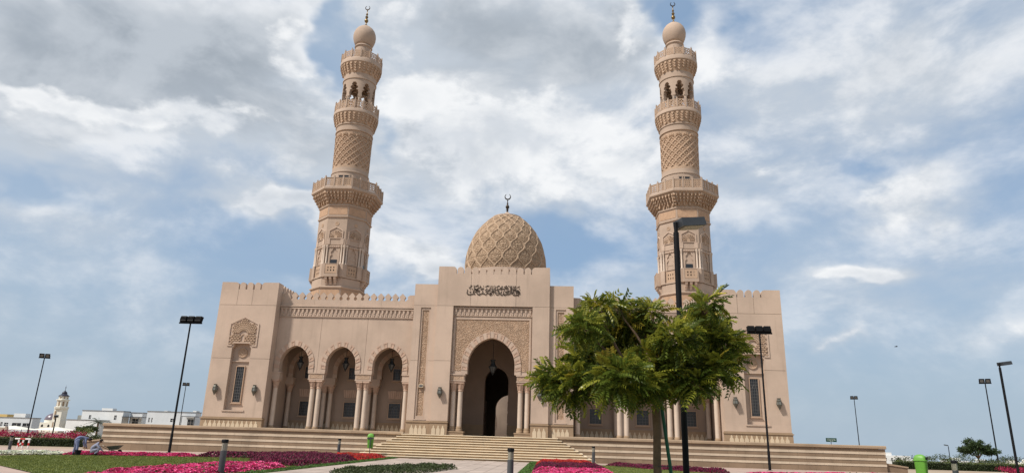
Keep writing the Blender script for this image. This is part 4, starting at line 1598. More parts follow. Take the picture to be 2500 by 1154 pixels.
    rail = MB(); rail.box(-side / 6 + .085, side / 6 - .085, -.06, .06, 0, .06)
    rm = mesh_of('handrail', rail, S)
    for k in range(8):
        rz = k * PI / 4
        for j in range(3):
            w = face(k) @ Vector((side * (j - 1) / 3, -aP, 0))
            po = obj('lattice_panel', lm, t, (w.x, w.y, 29.80), rz)
            h = bpy.data.objects.new('handrail', rm); COL.objects.link(h); h.parent = po; h.location = (0, 0, .97)
            w = face(k) @ Vector((side * (j - 1.5) / 3, -aP, 0))
            obj('rail_post', pm, t, (w.x, w.y, 29.75), rz - (PI / 8 if j == 0 else 0))

    # round shaft: plain foot, diamond diaper, palmette frieze
    mb = MB()
    mb.lathe([(2.27, 29.75), (2.27, 32.2), (2.34, 32.26), (2.34, 32.4), (2.26, 32.46), (2.24, 32.9)], 56, M=Mc)
    part('shaft_foot', mb, S, t, 40)
    d = MB()
    d.box(-.62, .62, -2.31, -2.2, 29.76, 31.75, M=Mc)
    dr = part('shaft_door', d, MT['glass'])
    d = MB()
    d.prism(rect(-.72, .72, 29.76, 31.88), -2.36, -2.2, 'y', holes=[rect(-.62, .62, 29.7601, 31.74)], M=Mc)
    d.box(-.05, .05, -2.36, -2.312, 29.77, 31.739, M=Mc)
    build('door_frame', d, S, dr)
    NU2, NV2 = 16 * 22, 6 * 22 + 10
    th2 = np.linspace(0, 2 * PI, NU2, endpoint=False)
    z2 = np.linspace(32.88, 37.92, NV2)
    TT, ZZ = np.meshgrid(th2, z2, indexing='ij')
    a_ = TT * 16 / (2 * PI)
    s2 = (ZZ - 33.05) / .90
    p_, q_ = (a_ + s2) % 1.0, (a_ - s2) % 1.0
    e = np.minimum(np.minimum(p_, 1 - p_), np.minimum(q_, 1 - q_))
    H2 = ssv(-e, -.13, -.09) * .085
    inner = ((e > .20) & (e < .27)) * -.03 + ssv(e, .27, .5) * .06
    H2 = H2 + inner
    top = ssv(ZZ, 37.05, 37.12)
    fan = np.abs(((a_ + .5 + .5) % 1.0) - .5)
    rad = np.hypot(fan * 1.0, (ZZ - 37.18) / 1.0)
    an = np.arctan2(ZZ - 37.18, fan)
    palm = (rad < .40) * (.05 + .06 * (np.cos(an * 9) > 0)) * (ZZ > 37.14)
    low = ssv(-ZZ, -33.25 - .12 * np.cos(2 * PI * a_), -33.2 - .12 * np.cos(2 * PI * a_))
    H2 = H2 * (1 - top) + palm * top
    H2 = H2 * (1 - low) + low * .07
    RB = 2.17 + (ZZ - 33) * .012
    mb = MB()
    mb.grid(np.stack([(RB + H2) * np.cos(TT) + cx, (RB + H2) * np.sin(TT) + cy, ZZ], -1), wrap=True)
    part('diamond_shaft', mb, MT['relief'])
    mb = MB()
    mb.lathe([(2.26, 37.86), (2.36, 37.9), (2.36, 38.02), (2.28, 38.06), (2.30, 38.66), (2.40, 38.7), (2.40, 38.84), (2.33, 38.88), (2.33, 39.2)], 64, M=Mc)
    part('shaft_band', mb, S, t, 40)

    def round_corbel(z0, z1, r0, r1, n):
        mb = MB()
        mb.lathe([(r0 - .05, z0 - .15), (r0, z0), (r0 + (r1 - r0) * .35, z0 + (z1 - z0) * .4), (r1 - .08, z1)], 56, M=Mc)
        NT = 4
        for q in range(NT):
            za, zb = z0 + (z1 - z0) * q / NT, z0 + (z1 - z0) * (q + 1) / NT
            rr = r0 + (r1 - .1 - r0) * (q + .3) / NT
            m = n if q else n // 2
            for j in range(m):
                an = 2 * PI * j / m
                u = PI * rr / m * (.56 if q else .4)
                mb.prism([(-u * .3, za - .02), (u * .3, za - .02), (u, za + .14), (u, zb - .03), (-u, zb - .03), (-u, za + .14)], -rr - .16, -rr + .12, 'y', M=Mc @ Matrix.Rotation(an, 4, 'Z'))
        return mb

    def round_rail(z, r, n, h, lname):
        pm_ = post_me(.15, h)
        w = 2 * r * math.tan(PI / n)
        l_ = lattice_me('lattice_panel', w - .14, h - .2, 14, 13, 3, 3, .05)
        for k in range(n):
            rz = 2 * PI * k / n
            p = Mc @ Matrix.Rotation(rz, 4, 'Z') @ Vector((0, -r, 0))
            po = obj('lattice_panel', l_, t, (p.x, p.y, z + .06), rz)
            p = Mc @ Matrix.Rotation(rz + PI / n, 4, 'Z') @ Vector((0, -r / math.cos(PI / n), 0))
            obj('rail_post', pm_, t, (p.x, p.y, z), rz + PI / n)

    part('stalactite_corbels', round_corbel(38.95, 40.15, 2.36, 2.78, 30), MT['relief'])
    mb = MB()
    mb.lathe([(2.6, 40.12), (2.78, 40.18), (2.84, 40.26), (2.84, 40.6), (2.78, 40.72), (1.0, 40.72)], 64, M=Mc)
    part('balcony_slab', mb, S, t, 35)
    round_rail(40.72, 2.70, 16, 1.22, 'b')
    # open lantern storey: eight multifoil arches on slim columns
    NB, per, rows = 8, 30, 70
    nu = NB * per
    z_lo, z_hi = 42.75, 46.0
    msk = np.ones((nu, rows), bool)
    for i in range(nu):
        u = abs(((i + .5) % per) / per - .5) * 2      # 0 bay centre, 1 at column
        for k in range(rows):
            z = z_lo + (z_hi - z_lo) * (k + .5) / rows
            if z < 42.98:
                w = .70
            elif z < 43.62:
                w = .76 - .10 * ((z - 43.0) / .62)
            elif z < 43.74:
                w = .40
            elif z < 44.22:
                w = .40 + .22 * math.sin(PI * (z - 43.74) / .48)
            elif z < 44.3:
                w = .30
            elif z < 44.72:
                w = .40 * math.sqrt(max(0, 1 - ((z - 44.3) / .42) ** 2)) + 0
            else:
                w = -1
            if u < w:
                msk[i, k] = False

    def lm_(i, k, l):
        a = 2 * PI * i / nu - PI / 2 + PI / 8
        r = 2.08 - .42 * l
        return (cx + r * math.cos(a), cy + r * math.sin(a), z_lo + (z_hi - z_lo) * k / rows)
    mb = MB(); mb.shell(msk, lm_)
    part('lantern_arcade', mb, S)
    mb = MB()
    mb.lathe([(2.08, 45.2), (2.17, 45.24), (2.17, 45.36), (2.09, 45.4), (2.09, 46.1)], 64, M=Mc)
    part('shaft_band', mb, S, t, 40)
    lc = MB()
    lc.lathe([(.21, 40.72), (.21, 40.95), (.15, 41.0), (.15, 42.45), (.18, 42.5), (.16, 42.56), (.25, 42.75)], 12)
    lcm = mesh_of('lantern_column', lc, MT['column'], smooth_angle=40)
    for k in range(8):
        a = 2 * PI * k / 8 - PI / 2 + PI / 8
        obj('lantern_column', lcm, t, (cx + 1.87 * math.cos(a), cy + 1.87 * math.sin(a), 0))
    sp = MB()
    sp.lathe([(.16, 40.72), (.16, 46.0)], 12, M=Mc)
    so = part('spiral_stair', sp, S)
    for k in range(24):
        q = MB()
        a = k * 2 * PI / 13
        q.prism([(.1, -.03), (1.15, -.22), (1.15, .22), (.1, .03)], 40.9 + k * .205, 41.0 + k * .205, 'z', M=Mc @ Matrix.Rotation(a, 4, 'Z'))
        build('tread', q, S, so)
    part('stalactite_corbels', round_corbel(46.15, 47.35, 2.12, 2.64, 28), MT['relief'])
    mb = MB()
    mb.lathe([(2.45, 47.32), (2.62, 47.38), (2.69, 47.46), (2.69, 47.92), (2.62, 48.08), (.9, 48.08)], 64, M=Mc)
    part('balcony_slab', mb, S, t, 35)
    round_rail(48.08, 2.56, 14, 1.1, 'c')
    mb = MB()
    mb.lathe([(1.06, 48.08), (1.02, 50.6), (1.1, 50.66), (1.17, 50.8), (1.12, 50.95), (1.0, 51.02)], 40, M=Mc)
    part('neck', mb, S, t, 40)
    mb = MB()
    pb_ = [(1.02, 51.0), (1.2, 51.3), (1.36, 51.7), (1.46, 52.1), (1.49, 52.5), (1.44, 52.9), (1.30, 53.3), (1.06, 53.66), (.74, 53.95), (.42, 54.16), (.2, 54.32), (.15, 54.42)]
    mb.lathe(pb_, 48, M=Mc)
    bulb = part('bulb_dome', mb, S, t, 60)
    f = finial(54.4, 1.02, Mc, False)
    f_ = build('finial', f, MT['brass'], bulb, smooth=40)
    q = MB(); crescent(q, 57.1, .34, Mc, .05)
    build('crescent', q, MT['bronze'], f_)
    return t


mt = minaret()
copy_tree(mt, (-MP[0], MP[1], MZ), 'tall beige minaret right of the dome, rising behind the leafy foreground tree')

# ------------------------------------------------------------------ planting
def in_poly(P, poly):
    x, y = P[:, 0], P[:, 1]
    r = np.zeros(len(P), bool)
    n = len(poly)
    for i in range(n):
        x0, y0 = poly[i]
        x1, y1 = poly[(i + 1) % n]
        c = ((y0 > y) != (y1 > y)) & (x < (x1 - x0) * (y - y0) / (y1 - y0 + 1e-12) + x0)
        r ^= c
    return r


def scatter(poly, n):
    a = np.array(poly)
    lo, hi = a.min(0), a.max(0)
    out = np.zeros((0, 2))
    while len(out) < n:
        P = rng.uniform(lo, hi, (n * 2, 2))
        out = np.vstack([out, P[in_poly(P, poly)]])
    return out[:n]


def gzv(P):
    return np.array([gz(x, y) for x, y in P])


def rot_many(n, tilt):
    """n random rotations: free yaw, tilt up to `tilt`"""
    yaw = rng.uniform(0, 2 * PI, n)
    ti = rng.uniform(0, 1, n) ** .7 * tilt
    ax = rng.uniform(0, 2 * PI, n)
    k = np.stack([np.cos(ax), np.sin(ax), np.zeros(n)], -1)
    K = np.zeros((n, 3, 3))
    K[:, 0, 1], K[:, 0, 2], K[:, 1, 0], K[:, 1, 2], K[:, 2, 0], K[:, 2, 1] = -k[:, 2], k[:, 1], k[:, 2], -k[:, 0], -k[:, 1], k[:, 0]
    I = np.eye(3)[None]
    Rt = I + np.sin(ti)[:, None, None] * K + (1 - np.cos(ti))[:, None, None] * (K @ K)
    Rz = np.zeros((n, 3, 3))
    Rz[:, 0, 0], Rz[:, 0, 1], Rz[:, 1, 0], Rz[:, 1, 1], Rz[:, 2, 2] = np.cos(yaw), -np.sin(yaw), np.sin(yaw), np.cos(yaw), 1
    return Rt @ Rz


def stamp(mb, tv, tf, pos, rots, sc, mis):
    """copies of a small template (tv, tf) at many places"""
    tv = np.array(tv, float)
    n, k = len(pos), len(tv)
    V = np.einsum('nij,kj->nki', rots, tv) * np.asarray(sc).reshape(-1, 1, 1) + np.asarray(pos)[:, None, :]
    by = {}
    for f in tf:
        by.setdefault(len(f), []).append(f)
    o = len(mb.v)
    mb.v += [tuple(p) for p in V.reshape(-1, 3).tolist()]
    for m, fs in by.items():
        F = (np.array(fs)[None] + (np.arange(n) * k)[:, None, None] + o).reshape(-1, m)
        mb.f += [tuple(q) for q in F.tolist()]
        mb.mi += np.repeat(mis, len(fs)).tolist()


FLOWER = [(0, 0, -.25)] + [(math.cos(2 * PI * i / 5) * (1 if i % 1 == 0 else .5), math.sin(2 * PI * i / 5), .12 * (-1) ** i) for i in range(5)]
FLOWER_F = [(0, 1 + i, 1 + (i + 1) % 5) for i in range(5)]
LEAF = [(0, 0, 0), (.45, .3, .12), (1.1, 0, -.05), (.45, -.3, .12)]
LEAF_F = [(0, 1, 2), (0, 2, 3)]
PLUME = [(.35, 0, 0), (-.18, .3, 0), (-.18, -.3, 0), (.42, .1, .5), (-.3, .34, .55), (-.12, -.44, .5), (.05, .02, 1.4)]
PLUME_F = [(0, 1, 4, 3), (1, 2, 5, 4), (2, 0, 3, 5), (3, 4, 6), (4, 5, 6), (5, 3, 6)]


def bed_height(P, poly, edge=.45):
    """mound: rises from the edge of the bed"""
    d = np.full(len(P), 9.0)
    n = len(poly)
    for i in range(n):
        a, b = np.array(poly[i]), np.array(poly[(i + 1) % n])
        ab = b - a
        t = np.clip(((P - a) @ ab) / (ab @ ab + 1e-9), 0, 1)
        d = np.minimum(d, np.hypot(*(P - a - t[:, None] * ab).T))
    return ssv(d, -.1, edge)


def flower_bed(name, label, poly, h, mats, n, size, kind='flower', green=.35, group='flower beds'):
    mb = MB()
    base = sheet(name, poly, mats[0], .036, kind='stuff')     # dark soil and leaf litter under the plants
    P = scatter(poly, n)
    hh = bed_height(P, poly)
    lump = vnoise(P[:, 0] * 2.3 + 50, P[:, 1] * 2.3 + 90, 3)
    z = gzv(P) + .04 + h * hh * (.55 + .45 * lump)
    pos = np.column_stack([P, z])
    ng = int(n * green)
    # leaves below and between the flowers
    Pl = scatter(poly, ng)
    zl = gzv(Pl) + .05 + h * bed_height(Pl, poly) * rng.uniform(.25, .85, ng)
    stamp(mb, LEAF, LEAF_F, np.column_stack([Pl, zl]), rot_many(ng, .9), rng.uniform(.06, .11, ng), np.full(ng, 1))
    mi = rng.integers(2, len(mats), n)
    if kind == 'plume':
        stamp(mb, PLUME, PLUME_F, pos - [0, 0, size * .8], rot_many(n, .5), rng.uniform(.7, 1.35, n) * size, mi)
    else:
        # petunias gather in drifts: some gaps where the leaves show
        stamp(mb, FLOWER, FLOWER_F, pos, rot_many(n, .85), rng.uniform(.7, 1.25, n) * size, mi)
    o = build('blooms', mb, mats, base)
    o['kind'] = 'stuff'
    tag(base, label, 'flower bed', group)
    return base


M_SOIL = mat('bed_soil', (.05, .04, .025), .3, 3, bump=.5)
M_BEDLEAF = leafmat('bedding_leaf', (.055, .10, .028), .35)


def petal(name, c):
    return leafmat(name, c, .25, .2, .0, .6)


PINK = [M_SOIL, M_BEDLEAF, petal('pink_petal', (.74, .065, .22)), petal('rose_petal', (.80, .14, .32)), petal('deep_pink_petal', (.60, .03, .14))]
DARKRED = [M_SOIL, M_BEDLEAF, petal('maroon_plume', (.13, .006, .03)), petal('wine_plume', (.20, .012, .055)), petal('black_red_plume', (.06, .004, .016))]
RED = [M_SOIL, M_BEDLEAF, petal('red_plume', (.52, .016, .016)), petal('scarlet_plume', (.62, .05, .018)), petal('crimson_plume', (.30, .006, .02))]
WHITE = [M_SOIL, M_BEDLEAF, petal('white_petal', (.85, .85, .74)), petal('cream_petal', (.78, .80, .62))]

B_PINK_L = [(-8.0, -40.5), (-8.9, -36.8), (-9.1, -33.3), (-8.7, -30.3), (-7.6, -29.2), (-5.6, -30.6), (-5.5, -42), (-7.2, -42)]
B_DARK_L = [(-15.3, -20.3), (-13.5, -16), (-11, -12.4), (-9.2, -13.3), (-7.5, -17), (-5.8, -19.5), (-5.55, -29), (-8.5, -26.9), (-10.5, -23.5), (-11.3, -20.4), (-13, -20.2)]
B_RED_L = [(-10.8, -12.3), (-8, -12.4), (-5.8, -12.5), (-5.7, -19.2), (-7.4, -16.8), (-9.1, -13.1)]
B_PINKF_L = [(-22.4, -21.2), (-15.3, -20.5), (-15.1, -19.5), (-18.5, -19.6), (-22.6, -20.2)]
B_WHITE_L = [(-30, -31), (-26, -24.2), (-22.5, -21.3), (-22.7, -20.2), (-26.8, -22.8), (-32, -30)]
B_RED_R = [(4.4, -12.9), (7.9, -13.0), (8.1, -17.5), (4.45, -18.5)]
B_DARK_R = [(4.45, -18.6), (8.1, -17.6), (8.3, -24.5), (4.5, -25)]
B_PINK_R = [(4.5, -25.1), (8.3, -24.6), (8.3, -38), (4.6, -38)]
B_DARK2_R = [(8.8, -13.4), (9.4, -13.1), (15.2, -19.9), (14.8, -20.9), (11, -17.4)]
B_PINK2_R = [(15.0, -22.4), (24, -17.6), (24.5, -18.8), (16, -24.2)]
flower_bed('petunia_bed', 'near pink petunia bed on the left, around the foreground bollard', B_PINK_L, .24, PINK, 11000, .055)
flower_bed('celosia_bed', 'wide dark maroon flower bed left of the path', B_DARK_L, .30, DARKRED, 14000, .085, 'plume')
flower_bed('celosia_bed', 'bright red flower bed at the left foot of the stair', B_RED_L, .27, RED, 6000, .08, 'plume')
flower_bed('petunia_bed', 'narrow pink flower strip behind the left lawn', B_PINKF_L, .20, PINK, 4200, .06)
flower_bed('petunia_bed', 'white flower strip at the far left edge of the lawn', B_WHITE_L, .2, WHITE, 8000, .065, green=.12)
flower_bed('celosia_bed', 'bright red flower bed at the right foot of the stair', B_RED_R, .30, RED, 6000, .08, 'plume')
flower_bed('celosia_bed', 'dark maroon flower bed between red and pink beds right of the path', B_DARK_R, .27, DARKRED, 7500, .085, 'plume')
flower_bed('petunia_bed', 'pink flower bed nearest the camera right of the path', B_PINK_R, .24, PINK, 10000, .055)
flower_bed('celosia_bed', 'narrow dark maroon flower strip behind the tree trunk', B_DARK2_R, .24, DARKRED, 3800, .085, 'plume')
flower_bed('petunia_bed', 'pink flower strip below the right end of the terrace', B_PINK2_R, .22, PINK, 4200, .06)

# lawns: short blades over the green soil
M_BLADE = leafmat('grass_blade', (.15, .19, .042), .3, .3, 0, .6, (.26, .27, .06))
BL = [(-.011, 0, 0), (.011, 0, 0), (.004, .012, .05)]
for lw, poly, n in ((lawn_l, LAWN_L, 90000), (lawn_r, [(8.3, -46), (22, -46), (26, -18), (16, -20.5), (14.5, -21), (9, -14), (8.3, -13.4)], 55000)):
    P = scatter(poly, n)
    mb = MB()
    stamp(mb, BL, [(0, 1, 2)], np.column_stack([P, gzv(P) + .03]), rot_many(n, .6), rng.uniform(.6, 1.3, n), np.zeros(n, int))
    g = build('grass_blades', mb, M_BLADE, lw)
    g['kind'] = 'stuff'

# clipped green edging along the path and the low shrub island in it
M_SHRUB = leafmat('dark_shrub_leaf', (.055, .075, .022), .4, .15)
M_EDGE = leafmat('bright_edging_leaf', (.10, .19, .04), .3, .25)


def leaf_mass(name, label, poly, h, m, n, size, group=None, cat='shrubs'):
    base = sheet(name, poly, M_SOIL, .034, kind='stuff')
    P = scatter(poly, n)
    l = vnoise(P[:, 0] * 3.1 + 20, P[:, 1] * 3.1 + 60, 8)
    z = gzv(P) + .04 + h * bed_height(P, poly, .25) * (.35 + .65 * l) * rng.uniform(.5, 1, n) ** .5
    mb = MB()
    stamp(mb, LEAF, LEAF_F, np.column_stack([P, z]), rot_many(n, 1.2), rng.uniform(.7, 1.3, n) * size, np.zeros(n, int))
    o = build('foliage', mb, m, base)
    o['kind'] = 'stuff'
    return tag(base, label, cat, group)


leaf_mass('edging_plants', 'bright green edging strip along the left side of the path', [(-5.5, -46), (-5.06, -46), (-5.06, -12.45), (-5.55, -12.45)], .10, M_EDGE, 13000, .06, 'edging strips', 'edging')
leaf_mass('edging_plants', 'bright green edging strip along the right side of the path', [(3.91, -40), (4.42, -40), (4.38, -12.7), (3.91, -12.7)], .10, M_EDGE, 11000, .06, 'edging strips', 'edging')
leaf_mass('shrub_island', 'low dark green shrub island in the middle of the path', [(.9, -26.0), (-.4, -25.2), (-2.2, -28), (-3.1, -33), (-1.5, -36), (.2, -31)], .26, M_SHRUB, 12000, .075)

# ------------------------------------------------------------------ the big foreground tree
TB = Vector((8.09, -41.9, 0))
M_BARK = mat('tree_bark', (.125, .082, .05), .25, 5, bump=.6, bscale=30, fine=.4)
LEAFM = [leafmat('neem_leaf', (.12, .175, .028), .4, .42, .25, .36, (.18, .225, .034)), leafmat('sunlit_neem_leaf', (.25, .27, .034), .3, .45, .2, .36, (.38, .37, .05)), leafmat('yellowing_neem_leaf', (.40, .32, .04), .3, .3, .15, .5)]  # the middle leaf colour is brightened to carry painted sunlight


def frond(seed):
    """one pinnate leaf: a stalk with two rows of leaflets that curl over at the tip; grows along +x"""
    r = random.Random(seed)
    mb = MB()
    L = .38 + r.uniform(-.08, .07)
    droop = r.uniform(.06, .20)
    side = r.uniform(-.10, .10)
    n = 8
    pts = [(L * t, side * t * t, .10 * t - (droop + .1) * t * t) for t in [i / n for i in range(n + 1)]]
    mb.tube(pts, [.006 - .004 * i / n for i in range(n + 1)], 3)
    for i in range(2, n + 1):
        p = Vector(pts[i])
        t = i / n
        ln = (.145 - .06 * abs(t - .5) * 1.5) * r.uniform(.85, 1.12)
        for s in (-1, 1):
            dr = Vector((r.uniform(.10, .30), s, r.uniform(.0, .28))).normalized()
            wd = dr.cross(Vector((0, 0, 1))).normalized()
            w = .024
            b = p + dr * ln * .38
            c = p + dr * ln * .72 + Vector((.012, 0, -.03))
            e = p + dr * ln * .92 + Vector((.03, 0, -.075))
            mb.add([p, b + wd * w, b - wd * w, c + wd * w * .8, c - wd * w * .8, e], [(0, 2, 1), (1, 2, 4, 3), (3, 4, 5)])
    return mb


FR = [frond(i) for i in range(8)]
FRME = [[mesh_of('leaf', f, m) for f in FR] for m in LEAFM]
CLUMPS = [(5.93, 2.81, .77), (5.45, 3.01, .49), (6.47, 3.61, .82), (6.85, 4.38, .87), (7.57, 4.72, .52), (7.82, 4.29, .71), (7.05, 2.94, .82), (8.06, 3.33, .98), (8.96, 3.45, .93), (9.93, 4.01, .66), (9.49, 4.54, .66), (9.35, 4.85, .42), (9.68, 3.31, .55), (8.56, 3.98, .60), (8.06, 4.85, .28), (7.13, 4.92, .33), (6.20, 4.15, .55), (7.67, 2.75, .60), (9.03, 2.90, .49), (8.52, 3.08, .55), (10.12, 3.69, .38), (6.6, 5.0 - .25, .42), (9.75, 4.85 - .25, .4)]


def tree():
    t = thing('neem_tree', 'leafy green tree with feathery drooping leaves in the right foreground', 'tree', TB)
    rt = random.Random(5)
    trunk = MB()
    tp = [(8.09, -41.9, -.1), (8.10, -41.9, .4), (8.08, -41.89, 1.0), (8.10, -41.9, 1.7), (8.09, -41.9, 2.3), (8.12, -41.9, 2.62)]
    trunk.tube(tp, [.13, .108, .10, .096, .10, .09], 12)
    fork = Vector((8.12, -41.9, 2.58))
    cl = []
    for i, (x, z, r) in enumerate(CLUMPS):
        cl.append((Vector((x, -41.9 + rt.uniform(-1.3, 1.3) * (1 - .3 * (r < .5)), z)), r))
    limbs = MB()
    mains = [Vector((7.2, -41.5, 2.72)), Vector((8.75, -42.1, 2.85)), Vector((8.0, -42.3, 3.4)), Vector((8.5, -41.4, 3.6)), Vector((7.4, -42.4, 3.2)), Vector((9.2, -41.6, 3.1))]
    for m in mains:
        mid = (fork + m) / 2 + Vector((rt.uniform(-.08, .08), rt.uniform(-.08, .08), rt.uniform(-.06, .04)))
        limbs.tube([fork - Vector((0, 0, .1)), fork * .7 + m * .3 + Vector((0, 0, -.03)), mid, m], [.085, .066, .058, .045], 8)
    for c, r in cl:
        m = min(mains, key=lambda q: (q - c).length)
        mid = (m + c) / 2 + Vector((rt.uniform(-.15, .15), rt.uniform(-.15, .15), rt.uniform(-.05, .15)))
        limbs.tube([m, mid, c], [.040, .028, .014], 6)
        for _ in range(5):
            d = Vector((rt.gauss(0, 1), rt.gauss(0, 1), rt.gauss(.2, .8))).normalized() * r * .8
            limbs.tube([mid.lerp(c, .6), c + d * .5 + Vector((0, 0, .05)), c + d], [.016, .011, .005], 5)
    trunk_o = build('trunk', trunk, M_BARK, t, smooth=50)
    build('limbs', limbs, M_BARK, t, smooth=50)
    # leaves: drawn from clump surfaces, pointing outwards and hanging
    rest = [MB(), MB(), MB()]
    recs = []
    for ci, (c, r) in enumerate(cl):
        n = int(205 * (r / .7) ** 2)
        for _ in range(n):
            d = Vector((rt.gauss(0, 1), rt.gauss(0, 1), rt.gauss(.05, .85))).normalized()
            p = c + Vector((d.x * r * .95, d.y * r * .95, d.z * r * .82)) * rt.uniform(.18, .72)
            hd = math.atan2(d.y, d.x) + rt.gauss(0, .55)
            pitch = .15 + .6 * d.z + rt.gauss(0, .5)
            recs.append((p, hd, pitch, rt.gauss(0, .65), d, ci))
    recs.sort(key=lambda q: q[0].y)
    crown = None
    cme = MB()
    # a slim spray of twigs carries the crown object
    for c, r in cl:
        cme.tube([c, c + Vector((0, 0, r * .5))], [.008, .003], 4)
    crown = build('crown', cme, M_BARK, t)
    for i, (p, hd, pitch, rl, d, ci) in enumerate(recs):
        # sunlight put into leaf colour: brighter leaves more often on top and sun side
        sunlit = rt.random() < .3 + .5 * max(0, d.z + .15 * (d.x < 0)) * (1 if p.z > 3.6 else .5)
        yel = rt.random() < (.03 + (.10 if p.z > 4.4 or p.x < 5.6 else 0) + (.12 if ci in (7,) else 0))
        mi = 2 if yel and rt.random() < .55 else (1 if sunlit else 0)
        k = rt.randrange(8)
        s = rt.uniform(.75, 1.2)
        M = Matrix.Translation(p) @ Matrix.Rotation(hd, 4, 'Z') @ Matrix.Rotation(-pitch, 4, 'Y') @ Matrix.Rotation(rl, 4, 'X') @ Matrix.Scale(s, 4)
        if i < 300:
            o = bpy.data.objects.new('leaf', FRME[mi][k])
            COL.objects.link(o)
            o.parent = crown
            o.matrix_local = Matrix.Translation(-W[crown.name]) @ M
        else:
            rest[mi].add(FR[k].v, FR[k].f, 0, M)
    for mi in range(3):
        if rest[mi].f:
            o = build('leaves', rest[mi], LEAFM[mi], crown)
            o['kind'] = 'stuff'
    return t


tree()
sk = thing('tree_stake', 'green painted pole leaning beside the foreground tree trunk', 'stake', (8.5, -41.75, 0))
mb = MB()
mb.tube([(8.50, -41.72, -.1), (8.44, -41.74, .8), (8.20, -41.78, 2.9)], .047, 10)
build('pole', mb, mat('green_painted_pole', (.012, .085, .045), .2, 3, bump=.1, rough=.45), sk, smooth=40)
mb = MB()
tie = [(8.02 + .0 + .16 * math.cos(a) + .17, -41.86 + .17 * math.sin(a), .93) for a in [2 * PI * i / 20 for i in range(21)]]
mb.tube([(8.09 + .26 * math.cos(a) + .14, -41.83 + .2 * math.sin(a), .93 + .01 * math.sin(3 * a)) for a in [2 * PI * i / 24 for i in range(25)]], .006, 5)
build('tie_wire', mb, MT['charcoal'], sk)

# ------------------------------------------------------------------ lamps, bollards, bins
def bollard(x, y, label, k=1.0):
    z = gz(x, y)
    t = thing('bollard_light', label, 'bollard', (x, y, z), 'bollard lights along the paths')
    M = Matrix.Translation((x, y, z)) @ Matrix.Scale(k, 4)
    mb = MB(); mb.lathe([(.13, 0), (.13, .03), (.105, .04), (.105, .82), (.095, .83)], 20, M=M)
    build('post', mb, MT['charcoal'], t, smooth=40)
    mb = MB(); mb.lathe([(.085, .83), (.085, 1.08)], 20, M=M)
    ln = build('lens', mb, MT['lens'], t, smooth=40)
    mb = MB()
    for k in range(6):
        mb.lathe([(.088, .86 + k * .037), (.102, .868 + k * .037), (.102, .872 + k * .037), (.088, .876 + k * .037)], 20, M=M)
    for k in range(3):
        a = 2 * PI * k / 3 + .4
        mb.box(.09, .104, -.012, .012, .83, 1.08, M=M @ Matrix.Rotation(a, 4, 'Z'))
    build('louvres', mb, MT['lens'], ln)
    mb = MB(); mb.lathe([(.112, 1.08), (.115, 1.10), (.115, 1.17), (.10, 1.19), (0, 1.195)], 20, M=M)
    build('cap', mb, MT['black'], t, smooth=40)
    return t


bollard(-5.75, -36.4, 'charcoal bollard light rising from the near pink flower bed at left')
bollard(4.06, -36.4, 'charcoal bollard light at the right path edge in front of the stair')
bollard(8.15, -11.6, 'small bollard light beside the right end of the lowest step')
bollard(-9.35, -11.9, 'small bollard light between the red flowers and the left terrace wall')
bollard(-27.2, -19.3, 'bollard light at the far left beside the red and white barrier', .82)
bollard(20.9, -31.5, 'grey bollard light at right beside the green bin')


def flood_mast(x, y, h, label, face=0.0, k=1.0, n=3):
    z = gz(x, y)
    t = thing('floodlight_mast', label, 'floodlight', (x, y, z), 'floodlight masts')
    M = Matrix.Translation((x, y, z)) @ Matrix.Rotation(face, 4, 'Z')
    mb = MB()
    mb.box(-.16, .16, -.16, .16, 0, .02, M=M)
    mb.lathe([(.095, .02), (.09, 1.2), (.075, 1.25), (.055, h - .55)], 12, M=M)
    build('pole', mb, MT['black'], t, smooth=50)
    mb = MB(); mb.box(-(.24 * n) * k, (.24 * n) * k, -.05, .05, h - .55, h - .45, M=M)
    build('crossbar', mb, MT['black'], t)
    for i in range(n):
        xx = (i - (n - 1) / 2) * .47 * k
        A = M @ Matrix.Translation((xx, 0, h - .20)) @ Matrix.Rotation(R(-22), 4, 'X')
        mb = MB()
        w = .205 * k
        mb.add([(-w, .14, -.25), (w, .14, -.25), (w, .14, .25), (-w, .14, .25), (-w * .86, -.1, -.2), (w * .86, -.1, -.2), (w * .86, -.1, .2), (-w * .86, -.1, .2)],
               [(0, 1, 2, 3), (7, 6, 5, 4), (0, 4, 5, 1), (1, 5, 6, 2), (2, 6, 7, 3), (3, 7, 4, 0)], 0, A)
        for q in range(5):
            mb.box(-w * .78 + q * w * .39 - .008, -w * .78 + q * w * .39 + .008, -.15, -.101, -.12, .12, M=A)
        mb.box(-w - .012, w + .012, .142, .165, -.26, .26, M=A)
        hd = build('lamp_head', mb, MT['black'], t)
        mb = MB(); mb.box(-w * .62, w * .62, .166, .172, -.15, .15, M=A)
        build('glass', mb, MT['lamp_glass'], hd)
        mb = MB()
        for s in (-1, 1):
            mb.box(xx + s * (w + .016) - .008, xx + s * (w + .016) + .008, -.02, .03, h - .449, h - .18, M=M)
        build('bracket', mb, MT['black'], hd)
    return t


flood_mast(-21.4, -11.9, 9.6, 'tall triple floodlight mast in front of the left tower', 0, 1.2)
flood_mast(19.8, -11.6, 9.6, 'tall triple floodlight mast in front of the right tower', 0, 1.2)
flood_mast(-56.8, 19.7, 9.6 + .61, 'slanting floodlight mast at far left beside the small white mosque', PI + .5, 1.25, 2)
flood_mast(-60.3, 59.4, 9.6 + .6, 'distant floodlight mast just left of the left tower', PI + .4, 1.25, 2)
flood_mast(54.2, 21.3, 9.6, 'floodlight mast at far right behind the round tree', PI - .5, 1.25, 2)
flood_mast(56.3, 61.3, 9.6 + 1.2, 'distant floodlight mast beyond the right end of the terrace', PI - .4, 1.25, 2)


